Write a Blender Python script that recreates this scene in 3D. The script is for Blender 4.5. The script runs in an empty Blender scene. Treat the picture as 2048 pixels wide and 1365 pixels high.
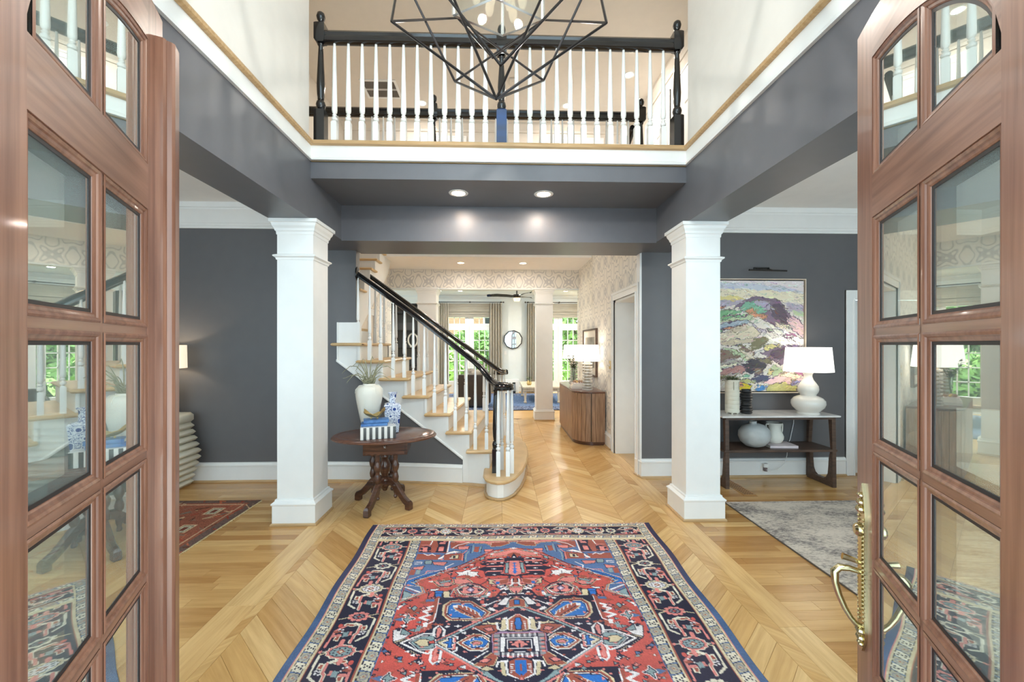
import bpy, bmesh, math, random
import numpy as np
from mathutils import Vector, Matrix
random.seed(7); rng = np.random.default_rng(7)
SC = bpy.context.scene; COL = SC.collection
PI = math.pi
R = math.radians

# ------------------------------------------------------------------ camera, sky, sun, exposure
cam_d = bpy.data.cameras.new('camera'); cam = bpy.data.objects.new('camera', cam_d); COL.objects.link(cam)
cam.location = (0, 0, 1.5); cam.rotation_euler = (R(90), 0, R(-1.79))
cam_d.sensor_width = 36; cam_d.lens = 36*830/2048; cam_d.shift_y = 7.5/2048; cam_d.clip_start = .02
SC.camera = cam
SC.view_settings.view_transform = 'Standard'; SC.view_settings.look = 'None'
SC.view_settings.gamma = 1; SC.view_settings.use_curve_mapping = False
SC.view_settings.exposure = 0.10
SC.cycles.max_bounces = 10; SC.cycles.diffuse_bounces = 6; SC.cycles.glossy_bounces = 5
SC.cycles.transmission_bounces = 6; SC.cycles.transparent_max_bounces = 16
SC.cycles.sample_clamp_indirect = 6; SC.cycles.caustics_reflective = False; SC.cycles.caustics_refractive = False
W = bpy.data.worlds.new('sky'); SC.world = W; W.use_nodes = True
bg = W.node_tree.nodes['Background']; bg.inputs['Color'].default_value = (.70, .90, 1.0, 1); bg.inputs['Strength'].default_value = 4.2
sun_d = bpy.data.lights.new('sun', 'SUN'); sun_d.energy = 32.0; sun_d.angle = R(1); sun_d.color = (1, .95, .86)
sun = bpy.data.objects.new('sun', sun_d); COL.objects.link(sun); sun.rotation_euler = (R(-18), R(38), 0)
WARM = (1.0, .965, .91)
def area(name, loc, size, power, color=WARM, rot=(0, 0, 0), parent=None, spread=180):
    d = bpy.data.lights.new(name, 'AREA'); d.shape = 'DISK'; d.size = size; d.energy = power; d.color = color; d.spread = R(spread)
    o = bpy.data.objects.new(name, d); COL.objects.link(o); o.location = loc; o.rotation_euler = rot
    if parent: o.parent = parent
    return o
def point(name, loc, rad, power, color=WARM, parent=None):
    d = bpy.data.lights.new(name, 'POINT'); d.shadow_soft_size = rad; d.energy = power; d.color = color
    o = bpy.data.objects.new(name, d); COL.objects.link(o); o.location = loc
    if parent: o.parent = parent
    return o

# ------------------------------------------------------------------ mesh helpers
def offset_poly(P, d):                       # inset of a convex polygon
    n = len(P); A = sum(P[i][0]*P[(i+1) % n][1]-P[(i+1) % n][0]*P[i][1] for i in range(n))
    s = 1 if A > 0 else -1
    L = []
    for i in range(n):
        a, b = P[i], P[(i+1) % n]; ex, ey = b[0]-a[0], b[1]-a[1]; l = math.hypot(ex, ey) or 1e-9
        L.append((a[0]-s*ey/l*d, a[1]+s*ex/l*d, ex/l, ey/l))
    out = []
    for i in range(n):
        p, q = L[i-1], L[i]; den = p[2]*q[3]-p[3]*q[2]
        if abs(den) < 1e-6: out.append((q[0], q[1])); continue
        t = ((q[0]-p[0])*q[3]-(q[1]-p[1])*q[2])/den
        out.append((p[0]+p[2]*t, p[1]+p[3]*t))
    return out
class MB:
    def __init__(s): s.v = []; s.f = []
    def add(s, v, f):
        o = len(s.v); s.v += [tuple(p) for p in v]; s.f += [tuple(i+o for i in q) for q in f]; return s
    def box(s, x0, y0, z0, x1, y1, z1):
        v = [(x, y, z) for z in (z0, z1) for x, y in ((x0, y0), (x1, y0), (x1, y1), (x0, y1))]
        return s.add(v, [(3, 2, 1, 0), (4, 5, 6, 7), (0, 1, 5, 4), (1, 2, 6, 5), (2, 3, 7, 6), (3, 0, 4, 7)])
    def bbox(s, x0, y0, z0, x1, y1, z1, b=.004):      # chamfered box
        P = [(x0, y0), (x1, y0), (x1, y1), (x0, y1)]
        return s.slab(P, z0, z1, b)
    def rings(s, rings, cap0=True, cap1=True, closed=False):
        n = len(rings[0]); v = [p for r in rings for p in r]; f = []
        m = len(rings)
        for i in range(m if closed else m-1):
            for j in range(n):
                a, b = i*n+j, i*n+(j+1) % n; c, d = ((i+1) % m)*n+(j+1) % n, ((i+1) % m)*n+j
                f.append((a, b, c, d))
        if not closed:
            if cap0: f.append(tuple(range(n-1, -1, -1)))
            if cap1: f.append(tuple(range((m-1)*n, m*n)))
        return s.add(v, f)
    def slab(s, P, z0, z1, b=.006):                   # prism with softened edges
        Q = offset_poly(P, b)
        return s.rings([[(x, y, z0) for x, y in Q], [(x, y, z0+b) for x, y in P], [(x, y, z1-b) for x, y in P], [(x, y, z1) for x, y in Q]])
    def prism(s, P, z0, z1):
        return s.rings([[(x, y, z0) for x, y in P], [(x, y, z1) for x, y in P]])
    def extr(s, P, fn, a, b):                         # polygon in 2D, fn(u,v,w)->xyz, w from a to b
        return s.rings([[fn(u, v, a) for u, v in P], [fn(u, v, b) for u, v in P]])
    def lathe(s, prof, c=(0, 0), seg=16, cap=True):
        return s.rings([[(c[0]+r*math.cos(2*PI*k/seg), c[1]+r*math.sin(2*PI*k/seg), z) for k in range(seg)] for r, z in prof], cap, cap)
    def sq(s, prof, c=(0, 0), hx=0, hy=None):         # square lathe: half sizes hx+o, hy+o
        hy = hx if hy is None else hy
        return s.rings([[(c[0]+i*(hx+o), c[1]+j*(hy+o), z) for i, j in ((-1, -1), (1, -1), (1, 1), (-1, 1))] for o, z in prof])
    def tube(s, pts, r, seg=8, closed=False, cap=True):
        pts = [Vector(p) for p in pts]; n = len(pts); rs = r if hasattr(r, '__len__') else [r]*n
        rings = []; up = None
        for i, p in enumerate(pts):
            a = pts[i-1] if (i > 0 or closed) else p; b = pts[(i+1) % n] if (i < n-1 or closed) else p
            t = (b-a).normalized()
            if up is None:
                up = Vector((0, 0, 1)) if abs(t.z) < .9 else Vector((1, 0, 0))
            x = t.cross(up)
            if x.length < 1e-5: x = t.orthogonal()
            x.normalize(); y = x.cross(t).normalized(); up = y
            rings.append([p+(x*math.cos(2*PI*k/seg)+y*math.sin(2*PI*k/seg))*rs[i] for k in range(seg)])
        return s.rings(rings, cap, cap, closed)
    def sweep(s, prof, path, closed=False):           # prof (side, up), path 3D, up stays vertical
        pts = [Vector(p) for p in path]; n = len(pts); rings = []
        for i, p in enumerate(pts):
            a = pts[i-1] if (i > 0 or closed) else p; b = pts[(i+1) % n] if (i < n-1 or closed) else p
            k = 1.0
            d1 = (p-a); d2 = (b-p); d1.z = 0; d2.z = 0
            if d1.length > 1e-6 and d2.length > 1e-6:
                d1.normalize(); d2.normalize(); k = 1/max(.3, math.sqrt((1+d1.dot(d2))/2))
            t = (b-a); th = Vector((t.x, t.y, 0)).normalized(); side = Vector((th.y, -th.x, 0))
            rings.append([p+side*(q[0]*k)+Vector((0, 0, q[1])) for q in prof])
        return s.rings(rings, closed=closed)
    def build(s, name, m, parent=None, smooth=35, uv=None, loc=None, rot=None):
        me = bpy.data.meshes.new(name); me.from_pydata([tuple(p) for p in s.v], [], s.f); me.validate()
        b = bmesh.new(); b.from_mesh(me); bmesh.ops.recalc_face_normals(b, faces=b.faces); b.to_mesh(me); b.free()
        if smooth:
            me.shade_smooth(); me.set_sharp_from_angle(angle=R(smooth))
        me.materials.append(m)
        return link(name, me, parent, loc, rot)
def link(name, me, parent=None, loc=None, rot=None):
    o = bpy.data.objects.new(name, me); COL.objects.link(o)
    if parent: o.parent = parent
    if loc: o.location = loc
    if rot: o.rotation_euler = rot
    return o
def thing(name, label, cat, loc=(0, 0, 0), rz=0, group=None):
    o = bpy.data.objects.new(name, None); COL.objects.link(o); o.location = loc; o.rotation_euler = (0, 0, rz)
    o.empty_display_size = .1
    return tag(o, label, cat, group)
def tag(o, label, cat, group=None):
    o['label'] = label; o['category'] = cat
    if group: o['group'] = group
    return o
def struct(o, label=None):
    o['kind'] = 'structure'
    if label: o['label'] = label
    return o
def sroot(name, loc=(0, 0, 0), label=None, rz=0):
    o = bpy.data.objects.new(name, None); COL.objects.link(o); o.location = loc; o.rotation_euler = (0, 0, rz); o.empty_display_size = .1
    return struct(o, label)
def dup(o, parent=None):
    c = o.copy(); COL.objects.link(c)
    if parent: c.parent = parent
    for ch in list(o.children): dup(ch, c)
    return c
def world(name, mb_fn, m, parent, **k):               # build in world coordinates under a parent that may be moved
    o = mb_fn.build(name, m, None, **k)
    o.parent = parent; o.matrix_parent_inverse = Matrix.LocRotScale(parent.location, parent.rotation_euler, None).inverted()
    return o

# ------------------------------------------------------------------ materials
def lin(c):
    return tuple((x/255/12.92 if x/255 <= .04045 else ((x/255+.055)/1.055)**2.4) for x in c)+(1,)
def nodes(name):
    m = bpy.data.materials.new(name); m.use_nodes = True; nt = m.node_tree
    return m, nt, nt.nodes['Principled BSDF']
def N(nt, t, **k):
    n = nt.nodes.new(t)
    for a, b in k.items():
        if a in n.inputs.keys(): n.inputs[a].default_value = b
        else: setattr(n, a, b)
    return n
def mat(name, rgb, rough=.5, metal=0, noise=.04, scale=8, bump=0, bscale=60, coat=0, stretch=(1, 1, 1), rgb2=None, spec=.5, emit=0, ecol=None):
    m, nt, P = nodes(name); L = nt.links
    tc = N(nt, 'ShaderNodeTexCoord'); mp = N(nt, 'ShaderNodeMapping'); mp.inputs['Scale'].default_value = stretch
    L.new(tc.outputs['Object'], mp.inputs['Vector'])
    nz = N(nt, 'ShaderNodeTexNoise', Scale=scale, Detail=4.0); L.new(mp.outputs[0], nz.inputs['Vector'])
    cr = N(nt, 'ShaderNodeValToRGB')
    c = lin(rgb); c2 = lin(rgb2) if rgb2 else tuple(x*(1-noise*2) for x in c[:3])+(1,)
    c1 = c if rgb2 else tuple(min(1, x*(1+noise)) for x in c[:3])+(1,)
    cr.color_ramp.elements[0].color = c2; cr.color_ramp.elements[1].color = c1
    cr.color_ramp.elements[0].position = .32; cr.color_ramp.elements[1].position = .68
    L.new(nz.outputs['Fac'], cr.inputs[0]); L.new(cr.outputs[0], P.inputs['Base Color'])
    P.inputs['Roughness'].default_value = rough; P.inputs['Metallic'].default_value = metal
    P.inputs['Specular IOR Level'].default_value = spec; P.inputs['Coat Weight'].default_value = coat; P.inputs['Coat Roughness'].default_value = .08
    if emit:
        P.inputs['Emission Color'].default_value = ecol or c; P.inputs['Emission Strength'].default_value = emit
    if bump:
        n2 = N(nt, 'ShaderNodeTexNoise', Scale=bscale, Detail=3.0); L.new(mp.outputs[0], n2.inputs['Vector'])
        bp = N(nt, 'ShaderNodeBump', Strength=bump, Distance=.004); L.new(n2.outputs['Fac'], bp.inputs['Height']); L.new(bp.outputs[0], P.inputs['Normal'])
    return m
def wood(name, a, b, rough=.35, stretch=(1.2, 30, 30), coat=0, scale=2.2):
    return mat(name, a, rough, rgb2=b, stretch=stretch, scale=scale, coat=coat)
def vcol(name, rough=.9, bump=.3, bscale=420, attr='paint', spec=.2):
    m, nt, P = nodes(name); L = nt.links
    a = N(nt, 'ShaderNodeAttribute', attribute_name=attr); L.new(a.outputs['Color'], P.inputs['Base Color'])
    P.inputs['Roughness'].default_value = rough; P.inputs['Specular IOR Level'].default_value = spec
    tc = N(nt, 'ShaderNodeTexCoord'); n2 = N(nt, 'ShaderNodeTexNoise', Scale=bscale, Detail=2.0); L.new(tc.outputs['Object'], n2.inputs['Vector'])
    bp = N(nt, 'ShaderNodeBump', Strength=bump, Distance=.003); L.new(n2.outputs['Fac'], bp.inputs['Height']); L.new(bp.outputs[0], P.inputs['Normal'])
    return m
M = {}
M['white'] = mat('white_trim_paint', (233, 233, 231), .38, noise=.01)
M['ceil'] = mat('ceiling_paint', (240, 237, 234), .8, noise=.01)
M['char'] = mat('charcoal_wall_paint', (98, 97, 99), .45, noise=.015, spec=.45)
M['beam'] = mat('charcoal_beam_paint', (102, 102, 107), .40, noise=.02, spec=.5)
M['beige'] = mat('beige_wall_paint', (219, 211, 200), .7, noise=.01)
M['upper'] = mat('upper_wall_paint', (226, 221, 214), .55, noise=.012, spec=.4)
M['far'] = mat('far_room_wall_paint', (222, 228, 228), .7, noise=.01)
M['black'] = mat('black_gloss_paint', (20, 19, 21), .16, noise=.02, coat=.4)
M['reflection_block'] = mat('blue_reflection_gloss', (28, 66, 122), .3, rgb2=(40, 52, 78), scale=3, stretch=(1, 1, 3))  # black newel block with its blue reflection painted in as colour
M['oak'] = wood('oak_tread_wood', (214, 182, 136), (190, 156, 108), .35, (2, 2, 26))
M['oakx'] = wood('oak_nosing_wood', (196, 164, 122), (176, 142, 98), .4, (2, 30, 30))
M['mahog'] = wood('mahogany_door_wood', (152, 106, 84), (116, 74, 56), .32, (38, 38, 1.6), coat=.25, scale=1.6)
M['mahogh'] = wood('mahogany_rail_wood', (156, 112, 90), (120, 80, 62), .32, (1.6, 38, 38), coat=.25, scale=1.6)
M['gasket'] = mat('dark_pane_gasket', (34, 28, 30), .5)
M['brass'] = mat('polished_brass', (208, 194, 152), .18, 1, noise=.06, scale=20)
M['iron'] = mat('burnished_dark_metal', (58, 54, 54), .28, .9, noise=.1, scale=14)
M['chrome'] = mat('polished_nickel', (215, 212, 208), .12, 1)
M['bulb'] = mat('lamp_glow', (255, 236, 205), .5, emit=9, ecol=(1, .88, .70, 1))
M['lens'] = mat('downlight_lens', (255, 240, 215), .5, emit=14, ecol=(1, .90, .76, 1))
def glass(name, tint=(.93, 1, .97), ior=1.5, refl=1.0, rough=0.0, veil=0):
    m, nt, P = nodes(name); nt.nodes.remove(P); L = nt.links; out = nt.nodes['Material Output']
    tr = N(nt, 'ShaderNodeBsdfTransparent'); tr.inputs[0].default_value = tint+(1,)
    gl = N(nt, 'ShaderNodeBsdfGlossy'); gl.inputs['Roughness'].default_value = rough; gl.inputs[0].default_value = (.95, 1, .98, 1)
    fc = N(nt, 'ShaderNodeLayerWeight', Blend=.5); pw = N(nt, 'ShaderNodeMath', operation='POWER'); L.new(fc.outputs['Facing'], pw.inputs[0]); pw.inputs[1].default_value = 5.0
    fr = N(nt, 'ShaderNodeMath', operation='MULTIPLY_ADD'); f0 = ((ior-1)/(ior+1))**2; L.new(pw.outputs[0], fr.inputs[0]); fr.inputs[1].default_value = 1-f0; fr.inputs[2].default_value = f0; mu = N(nt, 'ShaderNodeMath', operation='MULTIPLY', use_clamp=True); mu.inputs[1].default_value = refl
    L.new(fr.outputs[0], mu.inputs[0]); mx = N(nt, 'ShaderNodeMixShader'); L.new(mu.outputs[0], mx.inputs[0]); L.new(tr.outputs[0], mx.inputs[1]); L.new(gl.outputs[0], mx.inputs[2])
    sh = mx.outputs[0]
    if veil:  # pale diffuse share stands in for a hazy veil of reflected daylight
        df = N(nt, 'ShaderNodeBsdfDiffuse'); df.inputs[0].default_value = (.80, .90, .85, 1); m2 = N(nt, 'ShaderNodeMixShader'); m2.inputs[0].default_value = veil
        L.new(sh, m2.inputs[1]); L.new(df.outputs[0], m2.inputs[2]); sh = m2.outputs[0]
    L.new(sh, out.inputs['Surface'])
    return m
M['dglass'] = glass('insulated_door_glass', (.93, .99, .96), 1.5, 3.4, veil=.08)
M['lglass'] = glass('lantern_glass', (.98, 1, 1), 1.4, .5)
M['glass'] = glass('clear_window_glass', (.97, 1, .99), 1.45, 1.0)
def floor_mat():
    m, nt, P = nodes('oak_plank_floor'); L = nt.links
    uv = N(nt, 'ShaderNodeUVMap', uv_map='grain'); at = N(nt, 'ShaderNodeAttribute', attribute_name='tone')
    mp = N(nt, 'ShaderNodeMapping'); mp.inputs['Scale'].default_value = (2.2, 38, 1); L.new(uv.outputs[0], mp.inputs[0])
    n1 = N(nt, 'ShaderNodeTexNoise', Scale=1.0, Detail=5.0, Roughness=.6, Distortion=.6); L.new(mp.outputs[0], n1.inputs['Vector'])
    mp2 = N(nt, 'ShaderNodeMapping'); mp2.inputs['Scale'].default_value = (1.1, 7, 1); L.new(uv.outputs[0], mp2.inputs[0])
    wv = N(nt, 'ShaderNodeTexNoise', Scale=1.3, Detail=2.0, Distortion=1.5); L.new(mp2.outputs[0], wv.inputs['Vector'])
    mr = N(nt, 'ShaderNodeValToRGB'); e = mr.color_ramp.elements
    e[0].position = 0; e[0].color = lin((182, 134, 78)); e[1].position = 1; e[1].color = lin((234, 200, 146))
    k = mr.color_ramp.elements.new(.5); k.color = lin((214, 172, 112))
    L.new(at.outputs['Fac'], mr.inputs[0])
    hs = N(nt, 'ShaderNodeMixRGB', blend_type='MULTIPLY'); hs.inputs[0].default_value = 1
    g = N(nt, 'ShaderNodeValToRGB'); e = g.color_ramp.elements; e[0].position = .34; e[0].color = (.84, .80, .74, 1); e[1].position = .62; e[1].color = (1, 1, 1, 1)
    L.new(n1.outputs['Fac'], g.inputs[0]); L.new(mr.outputs[0], hs.inputs[1]); L.new(g.outputs[0], hs.inputs[2])
    h2 = N(nt, 'ShaderNodeMixRGB', blend_type='MULTIPLY'); h2.inputs[0].default_value = 1
    g2 = N(nt, 'ShaderNodeValToRGB'); e = g2.color_ramp.elements; e[0].position = .35; e[0].color = (.90, .88, .85, 1); e[1].position = .6; e[1].color = (1.0, 1.0, 1.0, 1)
    L.new(wv.outputs['Fac'], g2.inputs[0]); L.new(hs.outputs[0], h2.inputs[1]); L.new(g2.outputs[0], h2.inputs[2])
    L.new(h2.outputs[0], P.inputs['Base Color']); P.inputs['Roughness'].default_value = .23; P.inputs['Specular IOR Level'].default_value = .42
    bp = N(nt, 'ShaderNodeBump', Strength=.08, Distance=.002); L.new(n1.outputs['Fac'], bp.inputs['Height']); L.new(bp.outputs[0], P.inputs['Normal'])
    return m
M['floor'] = floor_mat()
M['sub'] = mat('dark_floor_joint', (96, 64, 34), .8)
def wallpaper(axis):
    m, nt, P = nodes('trellis_wallpaper_'+axis); L = nt.links
    tc = N(nt, 'ShaderNodeTexCoord'); sp = N(nt, 'ShaderNodeSeparateXYZ'); L.new(tc.outputs['Object'], sp.inputs[0])
    def mth(op, a, b=None):
        n = N(nt, 'ShaderNodeMath', operation=op)
        for i, x in enumerate((a, b)):
            if x is None: continue
            if isinstance(x, (int, float)): n.inputs[i].default_value = x
            else: L.new(x, n.inputs[i])
        return n.outputs[0]
    u = mth('MULTIPLY', sp.outputs[axis], 2*PI/.40); v = mth('MULTIPLY', sp.outputs['Z'], 2*PI/.46)
    cu, cv = mth('COSINE', u), mth('COSINE', v)
    f = mth('ADD', mth('MULTIPLY', cu, cv), mth('MULTIPLY', mth('COSINE', mth('MULTIPLY', u, 2)), .42))
    f = mth('ADD', f, mth('MULTIPLY', mth('COSINE', mth('MULTIPLY', v, 3)), .18))
    l1 = mth('LESS_THAN', mth('ABSOLUTE', mth('SUBTRACT', f, .30)), .17); l2 = mth('LESS_THAN', mth('ABSOLUTE', mth('ADD', f, .52)), .10)
    ln = mth('MAXIMUM', l1, l2)
    nz = N(nt, 'ShaderNodeTexNoise', Scale=70.0, Detail=3.0); L.new(tc.outputs['Object'], nz.inputs['Vector'])
    mx = N(nt, 'ShaderNodeMixRGB'); L.new(mth('MULTIPLY', ln, mth('ADD', .45, mth('MULTIPLY', nz.outputs['Fac'], .7))), mx.inputs[0])
    mx.inputs[1].default_value = lin((233, 228, 219)); mx.inputs[2].default_value = lin((190, 188, 187))
    L.new(mx.outputs[0], P.inputs['Base Color']); P.inputs['Roughness'].default_value = .6
    return m
M['wpx'] = wallpaper('X'); M['wpy'] = wallpaper('Y')

# ------------------------------------------------------------------ shell: walls, beams, ceilings
def sbox(name, m, *b, label=None, parent=None):
    o = MB().box(*b).build(name, M[m], parent, smooth=0)
    return struct(o, label) if parent is None else o
def sboxes(name, m, bs, label=None):
    mb = MB()
    for b in bs: mb.box(*b)
    return struct(mb.build(name, M[m], smooth=0), label)
YB = 4.65
sboxes('wall_back_left', 'char', [(-5.4, YB, 0, -1.585, YB+.12, 3.03)], 'charcoal back wall of the left sitting room')
sboxes('wall_back_right', 'char', [(1.60, YB, 0, 4.08, YB+.12, 3.03), (4.08, YB, 2.03, 4.98, YB+.12, 3.03), (4.98, YB, 0, 5.6, YB+.12, 3.03)], 'charcoal wall behind the painting, with a doorway')
sboxes('wall_side_left', 'char', [(-5.5, .3, 0, -5.4, YB+.12, 3.03)])
sboxes('wall_side_right', 'char', [(5.6, .3, 0, 5.7, YB+.12, 3.03)])
# front wall around the doorway; its unseen windows are added to let daylight in
FW = []
FW += [(-5.4, .33, 0, -4.7, .48, 3.03), (-4.7, .33, 0, -2.1, .48, .45), (-4.7, .33, 2.75, -2.1, .48, 3.03), (-2.1, .33, 0, -.80, .48, 3.03)]
FW += [(.80, .33, 0, 2.1, .48, 3.03), (2.1, .33, 0, 4.9, .48, .45), (2.1, .33, 2.75, 4.9, .48, 3.03), (4.9, .33, 0, 5.6, .48, 3.03)]
FW += [(-.80, .33, 2.62, .80, .48, 3.03), (-1.9, .33, 3.03, -1.3, .48, 5.9), (1.3, .33, 3.03, 1.9, .48, 5.9), (-1.3, .33, 3.03, 1.3, .48, 3.2), (-1.3, .33, 5.6, 1.3, .48, 5.9)]
sboxes('wall_front', 'upper', FW)
for n, (a, b, c, d) in enumerate(((-4.7, .45, -2.1, 2.75), (2.1, .45, 4.9, 2.75), (-1.3, 3.2, 1.3, 5.6))):
    w = sroot('window_%d' % (n+1)); mb = MB()
    for x in (a, (a+c)/2-.03, c-.06): mb.box(x, .37, b, x+.06, .43, d)
    for z in (b, (b+d)/2-.02, d-.06): mb.box(a, .37, z, c, .43, z+.06)
    mb.build('window_frame', M['white'], w, smooth=0)
# beams over the columns with the two-storey walls standing on them
sboxes('wall_beam_left', 'beam', [(-1.90, .48, 2.545, -1.565, YB, 3.03)], 'charcoal beam carried by the left column')
sboxes('wall_beam_right', 'beam', [(1.60, .48, 2.545, 1.93, YB, 3.03)], 'charcoal beam carried by the right column')
sboxes('wall_beam_cross', 'beam', [(-1.565, 4.17, 2.535, 1.60, YB+.12, 2.9), (-1.565, 3.50, 2.885, 1.60, 4.2, 3.02)], 'charcoal header over the hall opening, under the balcony')
sboxes('wall_upper_left', 'upper', [(-1.72, .48, 3.03, -1.565, 3.47, 5.9)], 'pale two-storey foyer wall above the left beam')
sboxes('wall_upper_right', 'upper', [(1.60, .48, 3.03, 1.75, 3.47, 5.9)], 'pale two-storey foyer wall above the right beam')
# white fascia below the oak cap, running round three sides
FP = [(0, 3.028), (.022, 3.028), (.024, 3.045), (.014, 3.056), (.012, 3.15), (0, 3.15)]
fpath = [(-1.565, .5, 0), (-1.565, 3.49, 0), (1.60, 3.49, 0), (1.60, .5, 0)]
struct(MB().sweep(FP, fpath).build('trim_1', M['white'], smooth=0), 'white fascia board under the oak balcony edge')
CP = [(-.05, 3.148), (.028, 3.148), (.040, 3.155), (.044, 3.168), (.038, 3.182), (.026, 3.19), (-.05, 3.19)]
struct(MB().sweep(CP, fpath).build('trim_2', M['oakx'], smooth=30), 'oak cap moulding at balcony floor level')
struct(MB().box(-1.9, 3.51, 3.03, 1.93, YB+.02, 3.185).build('floor_gallery', M['oak'], smooth=0))
# ceilings
sboxes('ceiling', 'ceil', [(-5.5, .33, 3.03, -1.9, YB+.12, 3.15), (1.93, .33, 3.03, 5.7, YB+.12, 3.15)])
sboxes('ceiling_upper', 'beige', [(-4.0, .33, 5.9, 4.0, 8.4, 6.0)])
sboxes('ceiling_hall', 'ceil', [(-3.2, 7.1, 3.0, 1.75, 8.3, 3.2)])
sboxes('ceiling_far', 'far', [(-6, 8.42, 3.03, 6, 13.2, 3.2)])
# upper hall
sboxes('wall_upper_back', 'beige', [(-4.0, 8.3, 3.2, 4.0, 8.42, 5.9)]); sboxes('wall_upper_east', 'beige', [(2.72, 3.3, 3.2, 2.82, 8.3, 5.9)])
sboxes('wall_upper_west', 'beige', [(-3.6, 3.3, 3.2, -3.5, 8.3, 5.9)]); sboxes('wall_upper_wing', 'beige', [(-3.5, 3.36, 3.2, -1.72, 3.46, 5.9), (1.75, 3.36, 3.2, 2.72, 3.46, 5.9)])
sboxes('floor_upper', 'ceil', [(-3.5, 3.46, 3.05, -1.9, YB+.12, 3.2), (1.88, 3.46, 3.05, 2.72, 8.3, 3.2), (-3.5, 7.1, 3.19, 2.72, 8.3, 3.21), (-3.5, YB+.12, 3.05, -3.08, 7.1, 3.2)])
sboxes('floor_stair', 'oak', [(-3.2, YB, -.06, -1.58, 8.42, -.004)])
struct(MB().box(1.590, YB-.006, .2, 1.612, YB+.10, 2.54).build('trim_7', M['white'], smooth=0), 'narrow white corner strip at the right end of the hall opening')
struct(MB().sweep([(0, 5.74), (-.02, 5.74), (-.03, 5.78), (-.10, 5.86), (-.11, 5.9), (0, 5.9)], [(2.72, 3.5, 0), (2.72, 8.3, 0), (-3.5, 8.3, 0), (-3.5, 3.5, 0)]).build('trim_3', M['beige'], smooth=0))
# hall
sboxes('wall_hall_right', 'wpy', [(1.60, YB+.121, 2.2, 1.9, 5.72, 3.2), (1.60, 5.72, 0, 1.9, 8.3, 3.2)], 'trellis wallpaper on the right wall of the hall')
mbw = MB(); mbw.extr([(5.3, 0), (8.3, 0), (8.3, 3.0), (7.45, 3.0), (5.75, 1.45), (5.3, 1.3)], lambda u, v, w: (w, u, v), -2.25, -2.17)
struct(mbw.build('wall_hall_left', M['wpy'], smooth=0), 'trellis wallpaper on the left wall under the upper flight')
sboxes('wall_stair_west', 'beige', [(-3.2, YB+.12, 0, -3.08, 8.3, 5.9)])
sboxes('wall_hall_far', 'wpx', [(-3.2, 8.3, 2.62, 1.6, 8.42, 3.0), (-6, 8.3, 0, -2.17, 8.42, 3.03), (1.6, 8.3, 0, 6, 8.42, 3.03)], 'trellis wallpaper header over the far columns')
sboxes('ceiling_opening', 'far', [(-2.17, 8.28, 2.60, 1.6, 8.44, 2.625)])
sboxes('wall_far_back', 'far', [(-6, 13.1, 0, -1.75, 13.2, 3.03), (-1.75, 13.1, 2.40, -.11, 13.2, 3.03), (-.11, 13.1, 0, 1.05, 13.2, 3.03), (1.05, 13.1, 2.40, 2.69, 13.2, 3.03), (2.69, 13.1, 0, 6, 13.2, 3.03)], 'pale wall of the far living room')
sboxes('wall_far_side', 'far', [(s*6.05-.05, a, c, s*6.05+.05, b2, d) for s in (-1, 1) for a, b2, c, d in ((8.3, 9.2, 0, 3.03), (12.4, 13.2, 0, 3.03), (9.2, 12.4, 0, .3), (9.2, 12.4, 2.7, 3.03))])  # wide unseen openings added in both walls to brighten the far room
sboxes('wall_far_front', 'far', [(-6, 8.42, 0, -2.17, 8.44, 3.03), (1.6, 8.42, 0, 6, 8.44, 3.03)])
# crown mouldings
CR = [(0, 2.775), (.016, 2.775), (.018, 2.80), (.026, 2.803), (.028, 2.825), (.036, 2.83), (.05, 2.87), (.085, 2.93), (.105, 2.955), (.107, 2.975), (.118, 2.978), (.125, 3.03), (0, 3.03)]
struct(MB().sweep(CR, [(-5.4, .48, 0), (-5.4, YB, 0), (-1.9, YB, 0)]).build('trim_4', M['white'], smooth=20), 'white crown moulding of the left room')
struct(MB().sweep(CR, [(1.93, YB, 0), (5.6, YB, 0), (5.6, .48, 0)]).build('trim_5', M['white'], smooth=20), 'white crown moulding of the right room')
struct(MB().sweep([(0, 2.9), (.02, 2.9), (.03, 2.94), (.10, 3.0), (.10, 3.03), (0, 3.03)], [(-5.9, 13.1, 0), (5.9, 13.1, 0)]).build('trim_6', M['far'], smooth=20))
# baseboards
BBP = [(0, 0), (.022, 0), (.022, .165), (.030, .17), (.031, .182), (.022, .188), (.016, .205), (0, .21)]
SHOE = [(.0, 0), (.04, 0), (.038, .012), (.024, .02), (0, .02)]
def base(name, path, label=None):
    o = struct(MB().sweep(BBP, path).build(name, M['white'], smooth=20), label); MB().sweep(SHOE, path).build('shoe_moulding', M['oakx'], o, smooth=20)
base('baseboard_left', [(-5.4, YB, 0), (-1.86, YB, 0)]); base('baseboard_side_left', [(-5.4, .48, 0), (-5.4, YB, 0)])
base('baseboard_right', [(1.60, 4.77, 0), (1.60, YB, 0), (3.97, YB, 0)])
base('baseboard_side_right', [(5.6, YB, 0), (5.6, .48, 0)])
base('baseboard_hall_right', [(1.60, 8.3, 0), (1.60, 5.84, 0)]); base('baseboard_hall_left', [(-2.17, 5.3, 0), (-2.17, 8.3, 0)])
base('baseboard_far', [(-.11, 13.1, 0), (1.05, 13.1, 0)])
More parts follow.
